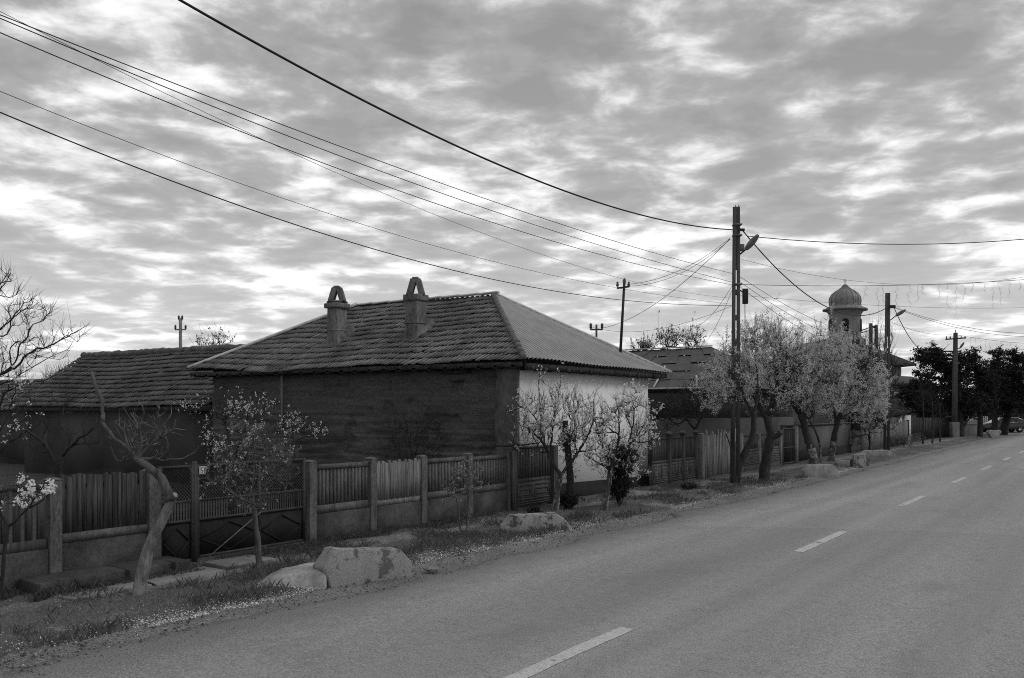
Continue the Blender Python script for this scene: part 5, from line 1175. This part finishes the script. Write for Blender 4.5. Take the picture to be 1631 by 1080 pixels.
tree('street_tree', 'forked trunk with the palest low crown before the far yard wall', 'tree', DY(735), [(1322, 737), (1326, 712), (1330, 690), (1333, 678)], .17, .11, [(1350, 625, 58, 45), (1380, 610, 38, 55), (1330, 590, 45, 40), (1390, 645, 28, 38), (1350, 655, 50, 25)], 640, [([(1333, 678), (1350, 640), (1375, 600)], .08, .02), ([(1333, 678), (1325, 640), (1330, 590)], .08, .02)], (2.5, .42, .8), ('blossom_dim', 8, .023, .038), 'bark_dark', 'twig_dark', G_B, 19, attach=.9, tip=.007, lime_or_lit=.9)
tree('young_tree', 'slim whitewashed young trunk between the two far crowns', 'tree', 39.5, [(1307, 738), (1306, 710), (1298, 685), (1290, 672)], .05, .035, [(1300, 650, 25, 25)], 40, (), (2, .3, .8), None, 'bark_dark', 'twig_dark', G_V, 20, lime_or_lit=.8)
tree('bare_tree', 'tall upright bare tree around the twin pole by the church', 'tree', 56, [(1400, 712), (1400, 660), (1400, 620)], .16, .1, [(1402, 560, 24, 55), (1385, 590, 28, 45), (1415, 590, 18, 50), (1365, 560, 22, 35)], 210, (), (3, .8, 1.6), None, 'bark_dark', 'twig_dark', G_Y, 21, tip=.011, attach=.3)
tree('bare_shrub', 'tangled bare thicket under the palest street crown', 'shrub', 50, [(1385, 716), (1385, 700), (1385, 690)], .06, .05, [(1388, 680, 40, 30), (1420, 660, 16, 40), (1350, 700, 25, 15)], 170, (), (3.2, .5, 1.0), ('leaf', .9, .03, .04), 'bark_dark', 'twig_dark', G_Y, 22, tip=.009, attach=.1)
tree('bare_tree', 'dark spreading bare tree in the yard right of the white wall', 'tree', 32.5, [(1112, 752), (1112, 710), (1108, 685)], .13, .09, [(1085, 650, 42, 32), (1120, 640, 40, 35), (1060, 670, 22, 20)], 220, [([(1108, 685), (1090, 665), (1062, 650)], .045, .012), ([(1108, 685), (1120, 655), (1130, 625)], .05, .014)], (3.2, .35, .6), ('leaf_dark', 1.0, .02, .03), 'bark_dark', 'twig_dark', G_Y, 23, tip=.007)
for i, (px, bl, yb, lab) in enumerate(((1068, [(1066, 545, 26, 18)], 700, 'left of two budding treetops above the patched metal roof'), (1100, [(1102, 545, 22, 22)], 700, 'right of two budding treetops above the patched metal roof'), (1024, [(1024, 556, 18, 9)], 700, 'lowest budding treetop at the tip of the corrugated roof'), (345, [(345, 548, 30, 20), (320, 555, 22, 10)], 705, 'bare budding treetop behind the barn ridge'))):
    tree('budding_tree', lab, 'tree', 58, [(px, yb - 10), (px, 640), (px, 590)], .16, .1, bl, 60, (), (3, .7, .9), ('leaf', .8, .05, .05), 'bark_dark', 'twig_dark', 'budding trees beyond the roofs', 30 + i, tip=.012, attach=.6)
for i, (px, py, d_, lab) in enumerate(((62, 625, 50, 'leafless grey bush beyond the barn nearest the left edge'), (90, 605, 48, 'leafless grey bush rising beside the barn gable'), (115, 600, 52, 'thin leafless bush touching the barn ridge end'))):
    tree('bare_bush', lab, 'bush', d_, [(px, 715), (px, 680), (px, 655)], .1, .08, [(px, py + 10, 26, 26)], 90, (), (4, .6, 1.2), None, 'bark_dark', 'twig_dark', 'bushes beyond the barn', 40 + i, tip=.011, attach=.3)
for i, (px, yb, yt, lab) in enumerate(((1470, 707, 600, 'bare sapling nearest the white gateway'), (1485, 706, 610, 'bare sapling in the middle of the dark board fence'), (1497, 704, 620, 'bare sapling closest to the stout far pole'))):
    tree('bare_sapling', lab, 'tree', DY(yb), [(px, yb), (px + 1, (yb * 2 + yt) / 3), (px, (yb + yt * 2) / 3)], .06, .035, [(px, yt + 25, 16, 35)], 40, (), (2.5, .7, 1.4), None, 'bark_dark', 'twig_dark', 'saplings by the dark fence', 50 + i, tip=.009, attach=.4)
tree('bramble', 'dry tangled bramble in the verge below the white gateway', 'shrub', 56, [(1440, 714), (1440, 710), (1440, 707)], .03, .02, [(1440, 702, 26, 10), (1425, 706, 14, 8)], 90, (), (4, .4, .9), ('leaf', 1.5, .03, .05), 'bark_dark', 'twig', None, 61, tip=.008, attach=.1)
for i, (px, py, d_, s_, lab) in enumerate(((1100, 782, 26.5, 14, 'low weedy clump before the wide carved gate'), (905, 806, 21.2, 14, 'leafy tuft around the ivy stem foot'), (545, 868, 15.7, 0, ''), )):
    if not s_: continue
    tree('weed_clump', lab, 'plant', d_, [(px, py), (px, py - 3), (px, py - 6)], .012, .01, [(px, py - 5, s_, 6)], 60, (), (4, .12, 1.0), ('leaf_dark', 4, .016, .02), 'bark_dark', 'twig_dark', 'weed clumps', 70 + i, attach=.05)
# pines
def pine(label, d, trunk, r0, r1, blobs, seed, clumps=62):
    r = np.random.RandomState(seed); T = smooth_path(np.array([AD(x, y, d) for x, y in trunk]), .3); e = thing('pine_tree', label, 'pine tree', T[0] * [1, 1, 0], 'dark pines by the far pole'); T[0][2] = -.1
    m = MB(); m.tube(T, np.linspace(r0, r1, len(T)), 9); mc = MB()
    for b in blobs:
        n_ = max(8, int(clumps * b[2] * b[3] / 1000)); q = r.randn(n_, 3); q /= np.linalg.norm(q, axis=1)[:, None]; q *= (r.rand(n_) ** .5)[:, None]
        C = np.array([AD(b[0] + q[k, 0] * b[2], b[1] - q[k, 1] * b[3], d) + FW * q[k, 2] * b[2] / FPX * d * .8 for k in range(n_)])
        for k in range(0, n_, 3):
            j = np.argmin(np.linalg.norm(T - C[k] + [0, 0, .6], axis=1)); mid = (T[j] + C[k]) / 2 + [0, 0, -.25]; m.tube([T[j], mid, C[k]], [.07, .05, .02], 4, cap=False)
        K = 46; v = r.randn(n_, K, 3); v /= np.linalg.norm(v, axis=2)[:, :, None]; v[:, :, 2] = v[:, :, 2] * .7 + .25
        o = r.randn(n_, K, 3) * np.array([.2, .2, .12]); L = .16 + .2 * r.rand(n_, K, 1); w_ = np.cross(v, r.randn(n_, K, 3)); w_ /= np.linalg.norm(w_, axis=2)[:, :, None]
        P0 = C[:, None] + o; Q = np.stack([P0 - w_ * .05, P0 + w_ * .05, P0 + v * L + w_ * .02, P0 + v * L - w_ * .02], 2).reshape(-1, 4, 3); mc.quads(Q)
    m.build('trunk', M['bark_dark'], e, smooth=True); mc.build('crown', M['needle'], e)
pine('spreading pine whose boughs reach left of the far pole', 77, [(1529, 697), (1528, 640), (1524, 590), (1522, 560)], .36, .12, [(1483, 570, 28, 24), (1500, 585, 22, 20), (1470, 605, 20, 14), (1455, 615, 14, 10), (1510, 600, 20, 24), (1528, 590, 14, 30), (1500, 625, 30, 14), (1535, 640, 30, 30), (1475, 640, 26, 12)], 1)
pine('pine with a slim trunk right of the far pole', 78, [(1561, 698), (1561, 650), (1556, 600), (1552, 565)], .25, .08, [(1549, 572, 15, 22), (1556, 600, 25, 22), (1555, 635, 34, 30), (1575, 610, 18, 20)], 2)
pine('tall pine standing above the front of the parked car', 84, [(1584, 692), (1585, 640), (1586, 590)], .3, .1, [(1585, 575, 20, 22), (1580, 600, 26, 22), (1590, 632, 38, 34), (1605, 595, 16, 20)], 3)
pine('pine with a thick leaning trunk by the side of the parked car', 85, [(1597, 692), (1603, 670), (1610, 640), (1613, 590)], .42, .12, [(1618, 572, 16, 22), (1620, 600, 26, 25), (1615, 630, 30, 30)], 4)
pine('rightmost pine cut by the frame edge', 82, [(1660, 692), (1658, 640), (1652, 590)], .36, .1, [(1645, 575, 20, 24), (1648, 610, 30, 30), (1640, 640, 30, 25)], 5)
pine('low dark pine boughs between the white gateway and the far pole', 82, [(1462, 694), (1462, 670), (1464, 640)], .2, .08, [(1455, 640, 26, 20), (1490, 648, 30, 16), (1515, 645, 16, 18), (1440, 625, 14, 14)], 6)
# far wood closing the view
r = np.random.RandomState(77); m = MB(); n_ = 3600
xx = r.uniform(-120, 260, n_); C = np.array([[0, 0, 0.]] * n_); 
C[:, 0] = 150 + 12 * r.randn(n_); C[:, 1] = r.uniform(-95, 130, n_); C[:, 2] = 4.2 * r.rand(n_) ** .8 * (.6 + .7 * fbm(C[:, 1] * .12, C[:, 0] * .05, 3))
K = 8; v = r.randn(n_, K, 3); a_ = np.cross(v, r.randn(n_, K, 3)); v /= np.linalg.norm(v, axis=2)[:, :, None]; a_ /= np.linalg.norm(a_, axis=2)[:, :, None]; P0 = C[:, None] + r.randn(n_, K, 3) * .7
m.quads(np.stack([P0 - v * .3, P0 + a_ * .25, P0 + v * .3, P0 - a_ * .25], 2).reshape(-1, 4, 3)); tag(m.build('far_woods', M['leaf_dark']), 'dark far wood closing the end of the street', 'woods', kind='stuff')
